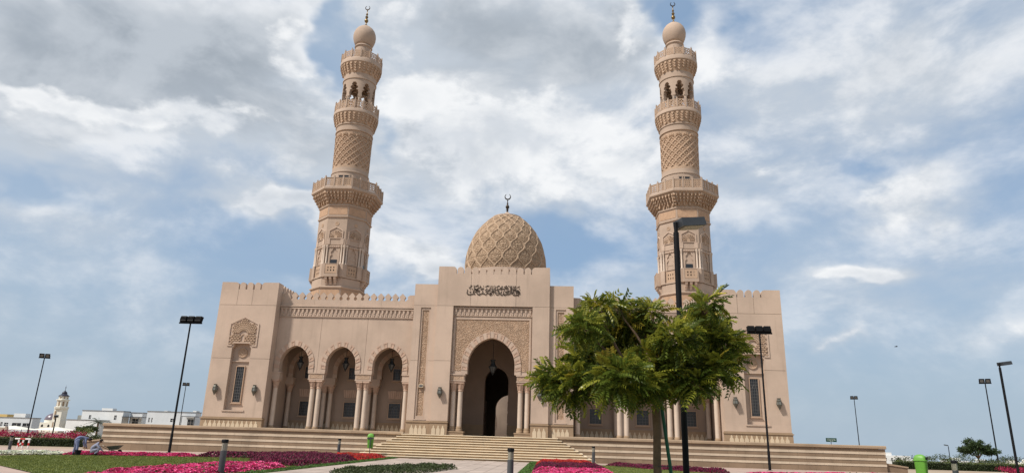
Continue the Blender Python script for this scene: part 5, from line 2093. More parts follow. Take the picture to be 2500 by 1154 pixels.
def box_lamp(x, y, h, label, rz=0.0, k=1.0):
    z = gz(x, y)
    t = thing('street_lamp', label, 'street lamp', (x, y, z), 'box-headed street lamps')
    M = Matrix.Translation((x, y, z)) @ Matrix.Rotation(rz, 4, 'Z')
    mb = MB(); mb.lathe([(.12, 0), (.12, .03), (.092, .04), (.088, h - .35), (.088, h - .34), (.062, h - .33), (.062, h)], 14, M=M)
    build('pole', mb, MT['black'], t, smooth=40)
    A = M @ Matrix.Translation((0, 0, h - .02)) @ Matrix.Rotation(R(-9), 4, 'Y')
    mb = MB()
    mb.box(-.02, .12, -.05, .05, -.13, .03, M=A)
    mb.add([(.08, -.3, -.17), (.94, -.3, -.17), (.94, .3, -.17), (.08, .3, -.17), (.08, -.28, .1), (.92, -.28, .1), (.92, .28, .1), (.08, .28, .1)],
           [(0, 3, 2, 1), (4, 5, 6, 7), (0, 1, 5, 4), (1, 2, 6, 5), (2, 3, 7, 6), (3, 0, 4, 7)], 0, A)
    hd = build('lamp_head', mb, mat('graphite_lamp_head', (.035, .038, .042), .1, 3, bump=.03, rough=.4, spec=.5), t)
    mb = MB(); mb.box(.2, .88, -.24, .24, -.182, -.172, M=A)
    build('diffuser', mb, MT['lens'], hd)
    return t


box_lamp(9.33, -38.95, 8.3, 'tall black street lamp with a box head rising behind the foreground tree', .35)
box_lamp(40.4, -3.9, 8.3, 'black street lamp with a box head at the far right edge', .25)
box_lamp(107.5, 130, 5.2, 'distant thin street lamp beyond the hedge at right', 2.6)
box_lamp(-68.8, 40, 3.3, 'distant thin street lamp in front of the small white mosque', 2.2)


M_BIN = mat('lime_green_bin_plastic', (.13, .32, .045), .1, 3, bump=.05, rough=.45, spec=.4)


def bin_(x, y, zb, s, label, mouth=0.0, strap=True):
    z = gz(x, y)
    t = thing('litter_bin', label, 'litter bin', (x, y, z), 'lime green litter bins')
    M = Matrix.Translation((x, y, z))
    B = M @ Matrix.Rotation(mouth, 4, 'Z') @ Matrix.Translation((0, 0, zb))
    mb = MB()
    v, f = [], []
    n = 16
    lev = [(.80, 0), (.86, .03), (1.0, .55), (1.02, .56)]
    for kx, zz in lev:
        for i in range(n):
            a = 2 * PI * i / n
            cx_ = abs(math.cos(a)) ** .5 * math.copysign(1, math.cos(a))
            sy_ = abs(math.sin(a)) ** .5 * math.copysign(1, math.sin(a))
            v.append((.215 * kx * cx_ * s, .16 * kx * sy_ * s, zz * s * 1.25))
    for l in range(len(lev) - 1):
        for i in range(n):
            j = (i + 1) % n
            f.append((l * n + i, l * n + j, (l + 1) * n + j, (l + 1) * n + i))
    f.append(tuple(reversed(range(n))))
    mb.add(v, f, 0, B)
    build('body', mb, M_BIN, t, smooth=40)
    mb = MB()
    h0 = .70 * s
    v, f = [], []
    prof = [(1.16, 0), (1.16, .04), (1.03, .045), (1.0, .12), (.8, .19), (.45, .235), (.1, .25)]
    for kx, zz in prof:
        for i in range(n):
            a = 2 * PI * i / n
            cx_ = abs(math.cos(a)) ** .5 * math.copysign(1, math.cos(a))
            sy_ = abs(math.sin(a)) ** .5 * math.copysign(1, math.sin(a))
            v.append((.215 * kx * cx_ * s, .16 * kx * sy_ * s, h0 + .005 + zz * s))
    for l in range(len(prof) - 1):
        for i in range(n):
            j = (i + 1) % n
            f.append((l * n + i, l * n + j, (l + 1) * n + j, (l + 1) * n + i))
    f.append(tuple((len(prof) - 1) * n + i for i in range(n)))
    mb.add(v, f, 0, B)
    lid = build('lid', mb, M_BIN, t, smooth=50)
    mb = MB(); mb.box(.15 * s, .236 * s, -.10 * s, .10 * s, h0 + .055 * s, h0 + .15 * s, M=B)
    build('mouth', mb, MT['black'], lid)
    mb = MB()
    mb.tube([(0, .0 - .0, 0), (0, 0, zb + .02)], .028, 8, M=M)
    if strap:
      mb.box(-.025, .025, -.19 * s, -.168 * s, zb - .02, zb + .72 * s, M=M @ Matrix.Rotation(mouth, 4, 'Z'))
    if strap:
      mb.box(-.235 * s, .235 * s, -.182 * s, -.172 * s, zb + .60 * s, zb + .66 * s, M=M @ Matrix.Rotation(mouth, 4, 'Z'))
    build('post', mb, MT['charcoal'], t)
    return t


bin_(-7.15, -12.0, .62, 1.02, 'lime green litter bin on a post at the left foot of the stair', .15)
bin_(19.9, -31.0, .42, 1.0, 'lime green litter bin with a dark mouth standing at right of the terrace', -.75, False)

# ------------------------------------------------------------------ lanterns
def lantern_body(M, s, n=8):
    body, glass, trim = MB(), MB(), MB()
    glass.lathe([(.30 * s, .02 * s), (.36 * s, .0), (.36 * s, -.02 * s), (.14 * s, -.52 * s)], n, M=M)
    trim.lathe([(.14 * s, -.52 * s), (.16 * s, -.55 * s), (.05 * s, -.72 * s), (.06 * s, -.76 * s), (.0, -.84 * s)], n, M=M)
    trim.lathe([(.39 * s, .0), (.41 * s, .03 * s), (.39 * s, .06 * s), (.28 * s, .10 * s), (.20 * s, .30 * s), (.17 * s, .46 * s), (.24 * s, .60 * s), (.26 * s, .66 * s), (.20 * s, .68 * s), (.0, .70 * s)], n, M=M)
    for i in range(n):
        a = 2 * PI * i / n
        trim.tube([(.375 * s * math.cos(a), .375 * s * math.sin(a), 0), (.15 * s * math.cos(a), .15 * s * math.sin(a), -.52 * s)], .014 * s, 4, M=M)
    return glass, trim


def hanging(x, y, z, s, ztop, label):
    t = thing('hanging_lantern', label, 'lantern', (x, y, z), 'lanterns hanging in the arches')
    M = Matrix.Translation((x, y, z))
    gl, tr = lantern_body(M, s)
    build('shade', gl, MT['dglass'], t)
    build('metal_frame', tr, MT['dark_lantern'], t)
    mb = MB(); mb.tube([(x, y, z + .69 * s), (x, y, ztop)], .022, 6)
    build('chain', mb, MT['dark_lantern'], t)
    return t


ORD = ['leftmost', 'middle', 'rightmost']
for i, bx_ in enumerate((-17.5, -13.32, -9.14)):
    hanging(bx_ + .0, .55, 7.55, .84, 10.58, 'dark metal lantern hanging in the %s arch of the left wing' % ORD[i])
for i, bx_ in enumerate((9.14, 13.32, 17.5)):
    hanging(bx_, .55, 7.55, .84, 10.58, 'dark metal lantern hanging in the %s arch of the right wing behind the tree' % ORD[i])
hanging(0, .3, 7.55, .95, 11.18, 'large dark metal lantern hanging in the central portal arch')


def wall_lantern(x, y, z, label, rz=0.0):
    t = thing('wall_lantern', label, 'lantern', (x, y, z), 'wall lanterns')
    A = Matrix.Translation((x, y, z)) @ Matrix.Rotation(rz, 4, 'Z')
    M = A @ Matrix.Translation((0, -.22, .02))
    body = MB()
    body.lathe([(.05, -.45), (.06, -.42), (.22, -.12), (.23, -.08)], 6, M=M)
    body.lathe([(.19, .16), (.21, .2), (.17, .30), (.14, .33), (.16, .40), (.17, .42), (.0, .44)], 6, M=M)
    body.lathe([(.0, -.5), (.05, -.47), (.05, -.45)], 6, M=M)
    for i in range(6):
        a = 2 * PI * i / 6
        body.tube([(.225 * math.cos(a), .225 * math.sin(a), -.08), (.19 * math.cos(a), .19 * math.sin(a), .17)], .016, 4, M=M)
    build('metal_frame', body, MT['lantern'], t)
    g = MB(); g.lathe([(.21, -.08), (.175, .16)], 6, M=M)
    build('shade', g, MT['lglass'], t)
    b = MB(); b.box(-.10, .10, -.03, 0, -.2, .35, M=A); b.box(-.03, .03, -.08, -.03, .0, .2, M=A)
    build('bracket', b, MT['lantern'], t)
    return t


wall_lantern(-23.75, -1.902, 4.87, 'wall lantern left of the slit window on the left tower')
wall_lantern(-20.27, -1.902, 4.87, 'wall lantern right of the slit window on the left tower')
wall_lantern(20.27, -1.902, 4.87, 'wall lantern left of the slit window on the right tower')
wall_lantern(23.75, -1.902, 4.87, 'wall lantern right of the slit window on the right tower')
wall_lantern(-24.642, .2, 4.9, 'wall lantern on the outer side of the left tower', -PI / 2)
wall_lantern(24.642, .2, 4.9, 'wall lantern on the outer side of the right tower', PI / 2)
wall_lantern(-4.22, -1.802, 5.08, 'wall lantern left of the central portal')
wall_lantern(4.22, -1.802, 5.08, 'wall lantern right of the central portal behind the tree leaves')
sp = thing('wall_speaker', 'small dark speaker box on the carved strip left of the portal', 'speaker', (-5.95, -1.42, 5.6))
mb = MB(); mb.box(-6.15, -5.75, -1.56, -1.3, 5.5, 5.78)
build('case', mb, MT['inlay'], sp)
mb = MB(); mb.box(-6.1, -5.8, -1.575, -1.562, 5.56, 5.72)
build('grille', mb, MT['grille'], sp)

# ------------------------------------------------------------------ sign behind the terrace
sg = thing('sign_board', 'small dark green sign with pale lettering behind the right terrace wall', 'sign', (32.2, 10, gz(32.2, 10)))
mb = MB(); mb.box(31.72, 32.72, 9.98, 10.02, 2.14, 2.50)
bd = build('board', mb, mat('sign_green', (.012, .06, .038), .1, 3, bump=0, rough=.4), sg)
mb = MB()
rs_ = random.Random(3)
for row, (xa, xb, z) in enumerate(((31.80, 32.62, 2.40), (31.82, 32.62, 2.30), (32.08, 32.40, 2.21))):
    x = xa
    while x < xb:
        w = rs_.uniform(.03, .07)
        mb.box(x, min(xb, x + w), 9.972, 9.979, z - .018, z + rs_.uniform(.0, .03))
        x += w + rs_.uniform(.006, .03)
build('lettering', mb, mat('sign_lettering', (.55, .62, .56), .05, 3, bump=0), bd)
mb = MB(); mb.tube([(32.2, 10.05, gz(32.2, 10)), (32.2, 10.05, 2.3)], .03, 8)
build('post', mb, MT['charcoal'], sg)

# ------------------------------------------------------------------ red and white barrier
bx0, by0 = -33.8, -10.0
bz = gz(bx0, by0)
br = thing('barrier', 'small red and white striped barrier at far left by the hedge', 'barrier', (bx0, by0, bz))
M_RED, M_WHT = mat('barrier_red', (.45, .02, .02), .1, 3, bump=0, rough=.5), mat('barrier_white', (.75, .74, .70), .06, 3, bump=0, rough=.5)


def striped(a, b, r, n, first=0):
    a, b = Vector(a), Vector(b)
    for i in range(n):
        q = MB(); q.tube([a.lerp(b, i / n), a.lerp(b, (i + 1) / n)], r, 8)
        build('striped_tube', q, (M_RED, M_WHT)[(i + first) % 2], br)


striped((bx0 - .6, by0, bz + .66), (bx0 + .6, by0, bz + .66), .05, 3, 1)
for dx in (-.3, .05, .5):
    striped((bx0 + dx, by0 + .02, bz), (bx0 + dx, by0 + .02, bz + .60), .055, 3, 1)
striped((bx0 - .28, by0 + .02, bz + .12), (bx0 + .03, by0 + .02, bz + .5), .045, 3, 0)

# ------------------------------------------------------------------ two gardeners, bucket, wheelbarrow
M_COV = mat('blue_grey_coverall', (.15, .17, .27), .2, 8, bump=.3, bscale=25)
M_COV2 = mat('faded_grey_coverall', (.22, .225, .29), .2, 8, bump=.3, bscale=25)
M_SKIN = mat('brown_skin', (.17, .085, .05), .1, 10, bump=0, rough=.6)
M_HAIR = mat('black_hair', (.012, .010, .010), .1, 10, bump=.2)


def person(label, loc, rz, joints, edges, cov, head, cap=None):
    """joints: name -> (pos, radius). Grown with the Skin modifier as one continuous body"""
    names = list(joints)
    me = bpy.data.meshes.new('body')
    me.from_pydata([joints[n][0] for n in names], [(names.index(a), names.index(b)) for a, b in edges], [])
    t = thing('person', label, 'person', loc)
    t.rotation_euler = (0, 0, rz)
    t.scale = (.94, .94, .94)
    o = bpy.data.objects.new('body', me)
    COL.objects.link(o)
    o.parent = t
    bpy.context.view_layer.objects.active = o
    o.modifiers.new('Skin', 'SKIN')
    for i, n in enumerate(names):
        r = joints[n][1]
        sv = me.skin_vertices[0].data[i]
        sv.radius = (r, r) if not isinstance(r, tuple) else r
        sv.use_root = (n == 'pelvis')
    ss = o.modifiers.new('Subdivision', 'SUBSURF')
    ss.levels = ss.render_levels = 2
    dg = bpy.context.evaluated_depsgraph_get()
    nm = bpy.data.meshes.new_from_object(o.evaluated_get(dg))
    o.modifiers.clear()
    o.data = nm
    nm.materials.clear()
    nm.materials.append(cov)
    nm.materials.append(M_SKIN)
    nm.materials.append(MT['black'])
    hc = Vector(head[0])
    hands = [Vector(joints[k][0]) for k in names if k.startswith(('hand', 'fing', 'thumb'))]
    feet = [Vector(joints[k][0]) for k in names if k.startswith(('foot', 'toe'))]
    for p in nm.polygons:
        c = p.center
        if (c - hc).length < .16 or any((c - h).length < .065 for h in hands):
            p.material_index = 1
        elif any((c - f).length < .10 for f in feet):
            p.material_index = 2
        p.use_smooth = True
    # face: nose, ears and hair cap as children on the head
    Mh = Matrix.Translation(hc) @ Vector(head[1]).normalized().to_track_quat('Y', 'Z').to_matrix().to_4x4()
    mb = MB()
    mb.prism([(-.018, -.03), (.018, -.03), (.008, .02), (-.008, .02)], .085, .125, 'y', M=Mh)
    for s in (-1, 1):
        mb.box(s * .088 - .012, s * .088 + .012, -.02, .02, -.035, .03, M=Mh)
    q = MB()
    n_ = 14
    for v_ in (0,):
        q.lathe([(.105, .0), (.106, .04), (.09, .085), (.05, .115), (0, .125)], n_, M=Mh @ Matrix.Translation((0, -.015, .0)) @ Matrix.Rotation(R(20), 4, 'X'))
    for nme, m_, mat_ in (('face', mb, M_SKIN), ('hair', q, cap or M_HAIR)):
        oo = bpy.data.objects.new(nme, mesh_of(nme, m_, mat_))
        COL.objects.link(oo)
        oo.parent = t
    return t


def hand(J, E, wrist, p, d, side, pre):
    """palm and five curled fingers from a wrist joint"""
    p = Vector(p); d = Vector(d).normalized(); s = Vector(side).normalized(); n = d.cross(s)
    J['hand' + pre] = (tuple(p + d * .05), (.034, .022))
    E.append((wrist, 'hand' + pre))
    for i, L in enumerate((.062, .072, .068, .054)):
        b = p + d * .085 + s * (.03 - .02 * i)
        for j in range(3):
            k = 'fing%s%d%d' % (pre, i, j)
            J[k] = (tuple(b + d * L * (j * .42) + n * (.012 * j * j)), .0088 - .0008 * j)
            E.append((('hand' + pre) if j == 0 else 'fing%s%d%d' % (pre, i, j - 1), k))
    for j in range(2):
        J['thumb%s%d' % (pre, j)] = (tuple(p + d * (.03 + .04 * j) + s * (.045 + .02 * j)), .010 - .001 * j)
        E.append((('hand' + pre) if j == 0 else 'thumb%s%d' % (pre, 0), 'thumb%s%d' % (pre, j)))


# bent-over gardener: legs apart, back level, arms reaching down (faces local +x)
J = {'pelvis': ((0, 0, .92), .15), 'waist': ((.14, 0, 1.02), .135), 'chest': ((.34, 0, 1.03), .16), 'neck': ((.53, 0, .97), .06), 'head0': ((.60, 0, .93), .075), 'head1': ((.68, 0, .87), .092), 'head2': ((.74, 0, .81), .065),
     'hipL': ((-.02, .11, .86), .115), 'kneeL': ((.02, .22, .48), .085), 'ankL': ((-.04, .30, .10), .062), 'footL': ((.02, .31, .05), .045), 'toeL': ((.14, .32, .04), .035),
     'hipR': ((-.02, -.11, .86), .115), 'kneeR': ((.06, -.2, .48), .085), 'ankR': ((.06, -.26, .10), .062), 'footR': ((.12, -.27, .05), .045), 'toeR': ((.24, -.28, .04), .035),
     'shL': ((.42, .19, .97), .07), 'elL': ((.40, .26, .68), .052), 'wrL': ((.50, .20, .44), .034), 'shR': ((.42, -.19, .97), .07), 'elR': ((.44, -.26, .68), .052), 'wrR': ((.54, -.14, .45), .034)}
E_ = [('pelvis', 'waist'), ('waist', 'chest'), ('chest', 'neck'), ('neck', 'head0'), ('head0', 'head1'), ('head1', 'head2'), ('pelvis', 'hipL'), ('hipL', 'kneeL'), ('kneeL', 'ankL'), ('ankL', 'footL'), ('footL', 'toeL'),
      ('pelvis', 'hipR'), ('hipR', 'kneeR'), ('kneeR', 'ankR'), ('ankR', 'footR'), ('footR', 'toeR'), ('chest', 'shL'), ('shL', 'elL'), ('elL', 'wrL'), ('chest', 'shR'), ('shR', 'elR'), ('elR', 'wrR')]
hand(J, E_, 'wrL', (.50, .20, .44), (.4, -.1, -1), (0, -1, 0), 'L')
hand(J, E_, 'wrR', (.54, -.14, .45), (.4, .1, -1), (0, 1, 0), 'R')
gx, gy = -21.45, -21.6
person('gardener in blue coverall bending over the flower strip with a bucket at the feet', (gx, gy, gz(gx, gy) + .03), .75, J, E_, M_COV, ((.68, 0, .87), (.75, 0, -.6)))
# squatting gardener, back to the camera side
J = {'pelvis': ((0, 0, .27), .17), 'waist': ((.08, 0, .42), .15), 'chest': ((.22, 0, .60), .165), 'neck': ((.36, 0, .74), .06), 'head0': ((.42, 0, .79), .07), 'head1': ((.48, 0, .82), .092), 'head2': ((.54, 0, .80), .065),
     'hipL': ((.04, .12, .24), .12), 'kneeL': ((.44, .20, .40), .085), 'ankL': ((.22, .20, .08), .06), 'footL': ((.28, .20, .05), .045), 'toeL': ((.40, .21, .04), .035),
     'hipR': ((.04, -.12, .24), .12), 'kneeR': ((.46, -.22, .36), .085), 'ankR': ((.24, -.2, .08), .06), 'footR': ((.30, -.2, .05), .045), 'toeR': ((.42, -.21, .04), .035),
     'shL': ((.28, .2, .60), .07), 'elL': ((.46, .28, .42), .05), 'wrL': ((.62, .16, .26), .033), 'shR': ((.28, -.2, .60), .07), 'elR': ((.46, -.30, .40), .05), 'wrR': ((.64, -.14, .26), .033)}
E2 = [e for e in E_ if not e[1].startswith(('hand', 'fing', 'thumb'))]
hand(J, E2, 'wrL', (.62, .16, .26), (.8, -.1, -.7), (0, -1, 0), 'L')
hand(J, E2, 'wrR', (.64, -.14, .26), (.8, .1, -.7), (0, 1, 0), 'R')
gx, gy = -20.6, -21.5
person('gardener in faded grey coverall squatting on the lawn edge beside a wheelbarrow', (gx, gy, gz(gx, gy) + .03), .55, J, E2, M_COV2, ((.48, 0, .82), (.9, 0, -.1)))

gx, gy = -21.05, -21.9
z = gz(gx, gy) + .03
bk = thing('bucket', 'black bucket on the grass between the two gardeners', 'bucket', (gx, gy, z))
Mb = Matrix.Translation((gx, gy, z))
mb = MB(); mb.lathe([(.13, 0), (.17, .26), (.18, .26), (.18, .28), (.165, .28), (.125, .02), (0, .02)], 20, M=Mb)
build('pail', mb, MT['black'], bk, smooth=40)
mb = MB(); mb.tube([(gx + .175 * math.cos(a), gy + .05, z + .26 + .14 * math.sin(a)) for a in [PI * i / 10 for i in range(11)]], .006, 5)
build('handle', mb, MT['charcoal'], bk)

gx, gy = -21.75, -17.6
z = gz(gx, gy)
wb = thing('wheelbarrow', 'dark green wheelbarrow standing behind the squatting gardener', 'wheelbarrow', (gx, gy, z))
Mb = Matrix.Translation((gx, gy, z)) @ Matrix.Rotation(.1, 4, 'Z') @ Matrix.Scale(.74, 4)
mb = MB()
top = [(-.52, -.32, .60), (.56, -.32, .72), (.56, .32, .72), (-.52, .32, .60)]
bot = [(-.30, -.2, .32), (.22, -.2, .36), (.22, .2, .36), (-.30, .2, .32)]
mb.add(top + bot + [(x * .96, y * .94, z_ - .0) for x, y, z_ in top] + [(x * .96, y * .94, z_ + .02) for x, y, z_ in bot],
       [(4, 7, 6, 5), (0, 4, 5, 1), (1, 5, 6, 2), (2, 6, 7, 3), (3, 7, 4, 0), (12, 13, 14, 15), (8, 9, 13, 12), (9, 10, 14, 13), (10, 11, 15, 14), (11, 8, 12, 15), (0, 1, 9, 8), (1, 2, 10, 9), (2, 3, 11, 10), (3, 0, 8, 11)], 0, Mb)
build('tray', mb, mat('dark_green_barrow', (.02, .032, .022), .2, 3, bump=.1, rough=.5), wb)
mb = MB()
for s in (-1, 1):
    mb.tube([(-1.2, s * .3, .68), (-.85, s * .28, .55), (-.3, s * .22, .30), (.45, s * .06, .20)], .018, 8, M=Mb)
build('handles', mb, MT['black'], wb)
for s in (-1, 1):
    mb = MB(); mb.tube([(-.26, s * .2, .31), (-.36, s * .22, 0), (-.20, s * .22, 0), (-.12, s * .19, .33)], .016, 6, M=Mb)
    build('leg', mb, MT['black'], wb)
    mb = MB(); mb.tube([(-1.2, s * .3, .68), (-1.04, s * .29, .62)], .026, 8, M=Mb)
    build('grip', mb, MT['lens'], wb)
mb = MB()
Mw = Mb @ Matrix.Translation((.48, 0, .19)) @ Matrix.Rotation(PI / 2, 4, 'X')
mb.lathe([(.12, -.04), (.17, -.045), (.19, -.02), (.19, .02), (.17, .045), (.12, .04)], 20, M=Mw)
wh = build('wheel', mb, MT['black'], wb, smooth=40)
mb = MB(); mb.lathe([(.0, -.03), (.12, -.025), (.12, .025), (0, .03)], 16, M=Mw)
build('rim', mb, MT['charcoal'], wh)

# ------------------------------------------------------------------ a bird
bd_ = thing('bird', 'tiny dark bird low in the sky at right', 'bird', (78.37, 90.07, 22.82))
P0 = Vector((78.37, 90.07, 22.82))
mb = MB()
mb.tube([P0 + Vector((-.32, 0, .02)), P0 + Vector((-.12, 0, .05)), P0 + Vector((.12, 0, .05)), P0 + Vector((.26, 0, .10)), P0 + Vector((.36, 0, .09))], [.02, .07, .08, .05, .015], 8)
build('body', mb, MT['black'], bd_)
mb = MB()
for s in (-1, 1):
    mb.add([P0 + Vector((.12, 0, .08)), P0 + Vector((-.10, 0, .07)), P0 + Vector((-.14, s * .32, .16)), P0 + Vector((-.1, s * .62, -.02)), P0 + Vector((.08, s * .34, .2))], [(0, 1, 2, 4), (4, 2, 3)])
build('wings', mb, MT['black'], bd_)

# ------------------------------------------------------------------ background: hedges, shrubs, trees
def blob_leaves(mb, c, r, n, size, mi=0, hollow=.45):
    """leaves through an ellipsoid volume, denser near its skin, broken into clumps"""
    c, r = np.array(c, float), np.array(r, float)
    k = max(4, n // 60)
    d = rng.normal(size=(k, 3)); d /= np.linalg.norm(d, axis=1)[:, None]
    cc = d * rng.uniform(hollow, .92, (k, 1))
    idx = rng.integers(0, k, n)
    p = cc[idx] + rng.normal(size=(n, 3)) * .17
    pos = c + p * r
    stamp(mb, LEAF, LEAF_F, pos, rot_many(n, 1.4), rng.uniform(.7, 1.4, n) * size, np.full(n, mi))


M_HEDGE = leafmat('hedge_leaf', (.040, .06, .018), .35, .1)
M_HEDGETOP = leafmat('hedge_pale_leaf', (.12, .145, .035), .3, .2)
M_BOUG = leafmat('bougainvillea_bract', (.36, .02, .075), .35, .2)
M_BUSH = leafmat('grey_green_bush', (.065, .09, .035), .4, .15)
M_TREE = leafmat('far_tree_leaf', (.045, .075, .022), .4, .15)
M_PALM = leafmat('palm_leaf', (.05, .08, .04), .3, .15)


def hedge(label, x0, x1, y, h, dep=1.0, zoff=0.0):
    zc = [gz(x, y) for x in (x0, x1)]
    t = thing('hedge', label, 'hedge', ((x0 + x1) / 2, y, (zc[0] + zc[1]) / 2))
    core = MB()
    core.prism([(x0, zc[0] - .2), (x1, zc[1] - .2), (x1, zc[1] + h * .86), (x0, zc[0] + h * .86)], y - dep * .4, y + dep * .4, 'y')
    build('branches', core, mat('hedge_inner', (.02, .025, .01), .3, 4, bump=.5), t)
    n = int(abs(x1 - x0) * 420)
    mb = MB()
    u = rng.uniform(0, 1, n)
    top = rng.random(n) < .4
    px = x0 + (x1 - x0) * u
    py = np.where(top, y + rng.uniform(-.5, .5, n) * dep, y - dep * .5 + rng.normal(0, .04, n))
    gzz = zc[0] + (zc[1] - zc[0]) * u
    pz_ = gzz + np.where(top, h * rng.uniform(.86, 1.06, n), h * rng.uniform(.02, .98, n))
    stamp(mb, LEAF, LEAF_F, np.column_stack([px, py, pz_]), rot_many(n, 1.4), rng.uniform(.07, .14, n), np.where(top, 1, 0))  # leaves on the hedge top get the paler green
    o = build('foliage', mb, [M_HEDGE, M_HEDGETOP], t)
    o['kind'] = 'stuff'
    return t


hedge('clipped dark hedge behind the left lawn', -62, -31.5, -1.0, .62)
hedge('clipped dark hedge at right below the white houses', 36, 70, 6.0, .62)


def bush(name, label, x, y, r, h, m, n=900, size=.12, cat='bush', group=None):
    z = gz(x, y)
    t = thing(name, label, cat, (x, y, z), group)
    mb = MB()
    for k in range(5):
        a = 2 * PI * k / 5 + x
        mb.tube([(x, y, z - .05), (x + r * .3 * math.cos(a), y + r * .3 * math.sin(a), z + h * .45), (x + r * .6 * math.cos(a), y + r * .6 * math.sin(a), z + h * .75)], [.03, .02, .008], 5)
    build('stems', mb, M_BARK, t)
    mb = MB(); blob_leaves(mb, (x, y, z + h * .5), (r, r * .8, h * .55), n, size)
    o = build('foliage', mb, m, t)
    o['kind'] = 'stuff'
    return t


BG = 'bushes behind the left hedge'
bush('bougainvillea', 'magenta bougainvillea mound at the far left edge', -47.2, 2.5, 2.2, 1.25, M_BOUG, 1700, .14, 'bush', BG)
bush('bougainvillea', 'magenta bougainvillea mound beside the far left floodlight mast', -43.4, 2.5, 1.6, 1.2, M_BOUG, 1300, .14, 'bush', BG)
bush('bougainvillea', 'dark red bougainvillea mound in the middle of the left hedge', -39.6, 2.4, 2.2, 1.2, M_BOUG, 1700, .14, 'bush', BG)
bush('shrub', 'grey green shrub between two magenta bougainvilleas', -41.6, 2.2, 1.0, .95, M_BUSH, 800, .12, 'bush', BG)
bush('shrub', 'dark green shrub right of the red bougainvillea', -36.8, 2.4, 1.3, 1.05, M_BUSH, 1000, .12, 'bush', BG)
bush('shrub', 'green shrub behind the bending gardener', -34.6, 2.4, 1.2, 1.15, M_HEDGETOP, 900, .12, 'bush', BG)
bush('shrub', 'low shrub beside the left end of the terrace wall', -32.4, 2.2, 1.1, .9, M_BUSH, 800, .12, 'bush', BG)
bush('young_palm', 'small feathery plant in front of the tent roofs', -46, 14, 1.4, 1.7, M_HEDGETOP, 700, .18, 'bush', BG)
rb = random.Random(9)
xs_ = 42.0
LAB = ['first', 'second', 'third', 'fourth', 'fifth', 'sixth', 'seventh', 'eighth', 'ninth']
for k in range(9):
    r = rb.uniform(1.2, 2.0)
    bush('shrub', 'wild grey green shrub behind the right hedge, %s from the terrace end' % LAB[k], xs_, 17 + rb.uniform(-2, 2), r, rb.uniform(.9, 1.5), M_BUSH, 900, .13, 'bush', 'wild shrubs at right')
    xs_ += r * 1.25 + .4

bush('bougainvillea', 'dark red bougainvillea low at the right picture edge', 42.5, -1.0, 1.6, .55, M_BOUG, 1100, .11, 'bush')


def small_tree(name, label, x, y, h, r, trunk_h, m, n=2600, size=.16, flat=.55):
    z = gz(x, y)
    t = thing(name, label, 'tree', (x, y, z))
    rt = random.Random(int(x * 10))
    mb = MB()
    mb.tube([(x, y, z - .1), (x + .04, y, z + trunk_h * .6), (x, y, z + trunk_h)], [.11, .085, .07], 8)
    for k in range(7):
        a = 2 * PI * k / 7 + rt.uniform(0, .5)
        mb.tube([(x, y, z + trunk_h * .9), (x + r * .35 * math.cos(a), y + r * .35 * math.sin(a), z + trunk_h + (h - trunk_h) * .35), (x + r * .75 * math.cos(a), y + r * .75 * math.sin(a), z + trunk_h + (h - trunk_h) * rt.uniform(.4, .8))], [.06, .04, .012], 6)
    build('trunk', mb, M_BARK, t)
    mb = MB()
    for k in range(28):
        a = 2.4 * k + rt.uniform(-.3, .3)
        q = .1 + .7 * math.sqrt((k + .5) / 28)
        zz = trunk_h + (h - trunk_h) * rt.uniform(.28, .78) * (1.08 - .4 * q)
        blob_leaves(mb, (x + r * q * math.cos(a), y + r * q * math.sin(a), z + zz), (r * .36, r * .36, (h - trunk_h) * .21), n // 28, size, 0, .2)
    o = build('crown', mb, m, t)
    o['kind'] = 'stuff'
    return t


small_tree('round_tree', 'small round-crowned tree between the white houses and the left terrace end', -49.9, 20, 2.15, 1.45, 1.0, M_TREE, 5600, .10)
small_tree('round_tree', 'wind-swept dark tree at far right beside the floodlight mast', 51.4, 20, 3.3, 1.9, 1.0, M_TREE, 9000, .14)

# date palm by the villa
px, py = -97.3, 92
pz0 = gz(px, py)
pt = thing('palm_tree', 'tall palm tree in front of the white villa left of the terrace', 'tree', (px, py, pz0))
HP = 2.5 - pz0
mb = MB(); mb.tube([(px, py, pz0 - .2), (px + .1, py, pz0 + HP * .5), (px, py, pz0 + HP)], [.24, .2, .17], 10)
build('trunk', mb, M_BARK, pt)
for k in range(26):
    a = 2 * PI * k / 26 + rb.uniform(-.1, .1)
    up = rb.uniform(-.3, 1.1)
    L = rb.uniform(2.0, 3.0)
    q = MB()
    pts = [Vector((px, py, pz0 + HP)) + Vector((math.cos(a) * L * s * math.cos(up), math.sin(a) * L * s * math.cos(up), L * s * math.sin(up) - 1.0 * s * s)) for s in [i / 7 for i in range(8)]]
    q.tube(pts, [.03 - .003 * i for i in range(8)], 4)
    for i in range(1, 8):
        for s in (-1, 1):
            sd_ = Vector((-math.sin(a), math.cos(a), 0)) * s
            b = pts[i]
            tip = b + sd_ * .42 + Vector((math.cos(a) * .2, math.sin(a) * .2, -.18))
            q.add([b, b + Vector((math.cos(a) * .12, math.sin(a) * .12, .02)), tip], [(0, 1, 2)])
    build('frond', q, M_PALM, pt)

# ------------------------------------------------------------------ background buildings
M_WHITE = mat('white_render', (.66, .66, .64), .06, .15, streak=.2, bump=.05)
M_CREAM = mat('cream_render', (.68, .65, .56), .06, .15, streak=.15, bump=.05)
M_GREYW = mat('pale_grey_render', (.55, .57, .58), .06, .15, streak=.2, bump=.05)
M_TRIM = mat('grey_roof_trim', (.22, .22, .22), .1, .3, bump=.05)
M_TAN = mat('tan_boundary_wall', (.36, .28, .22), .1, .2, bump=.1)
M_YEL = mat('yellow_render', (.55, .40, .16), .08, .2, bump=.05)
M_DOME = mat('purple_grey_dome_tile', (.12, .09, .11), .2, .6, bump=.1, rough=.3, spec=.6)


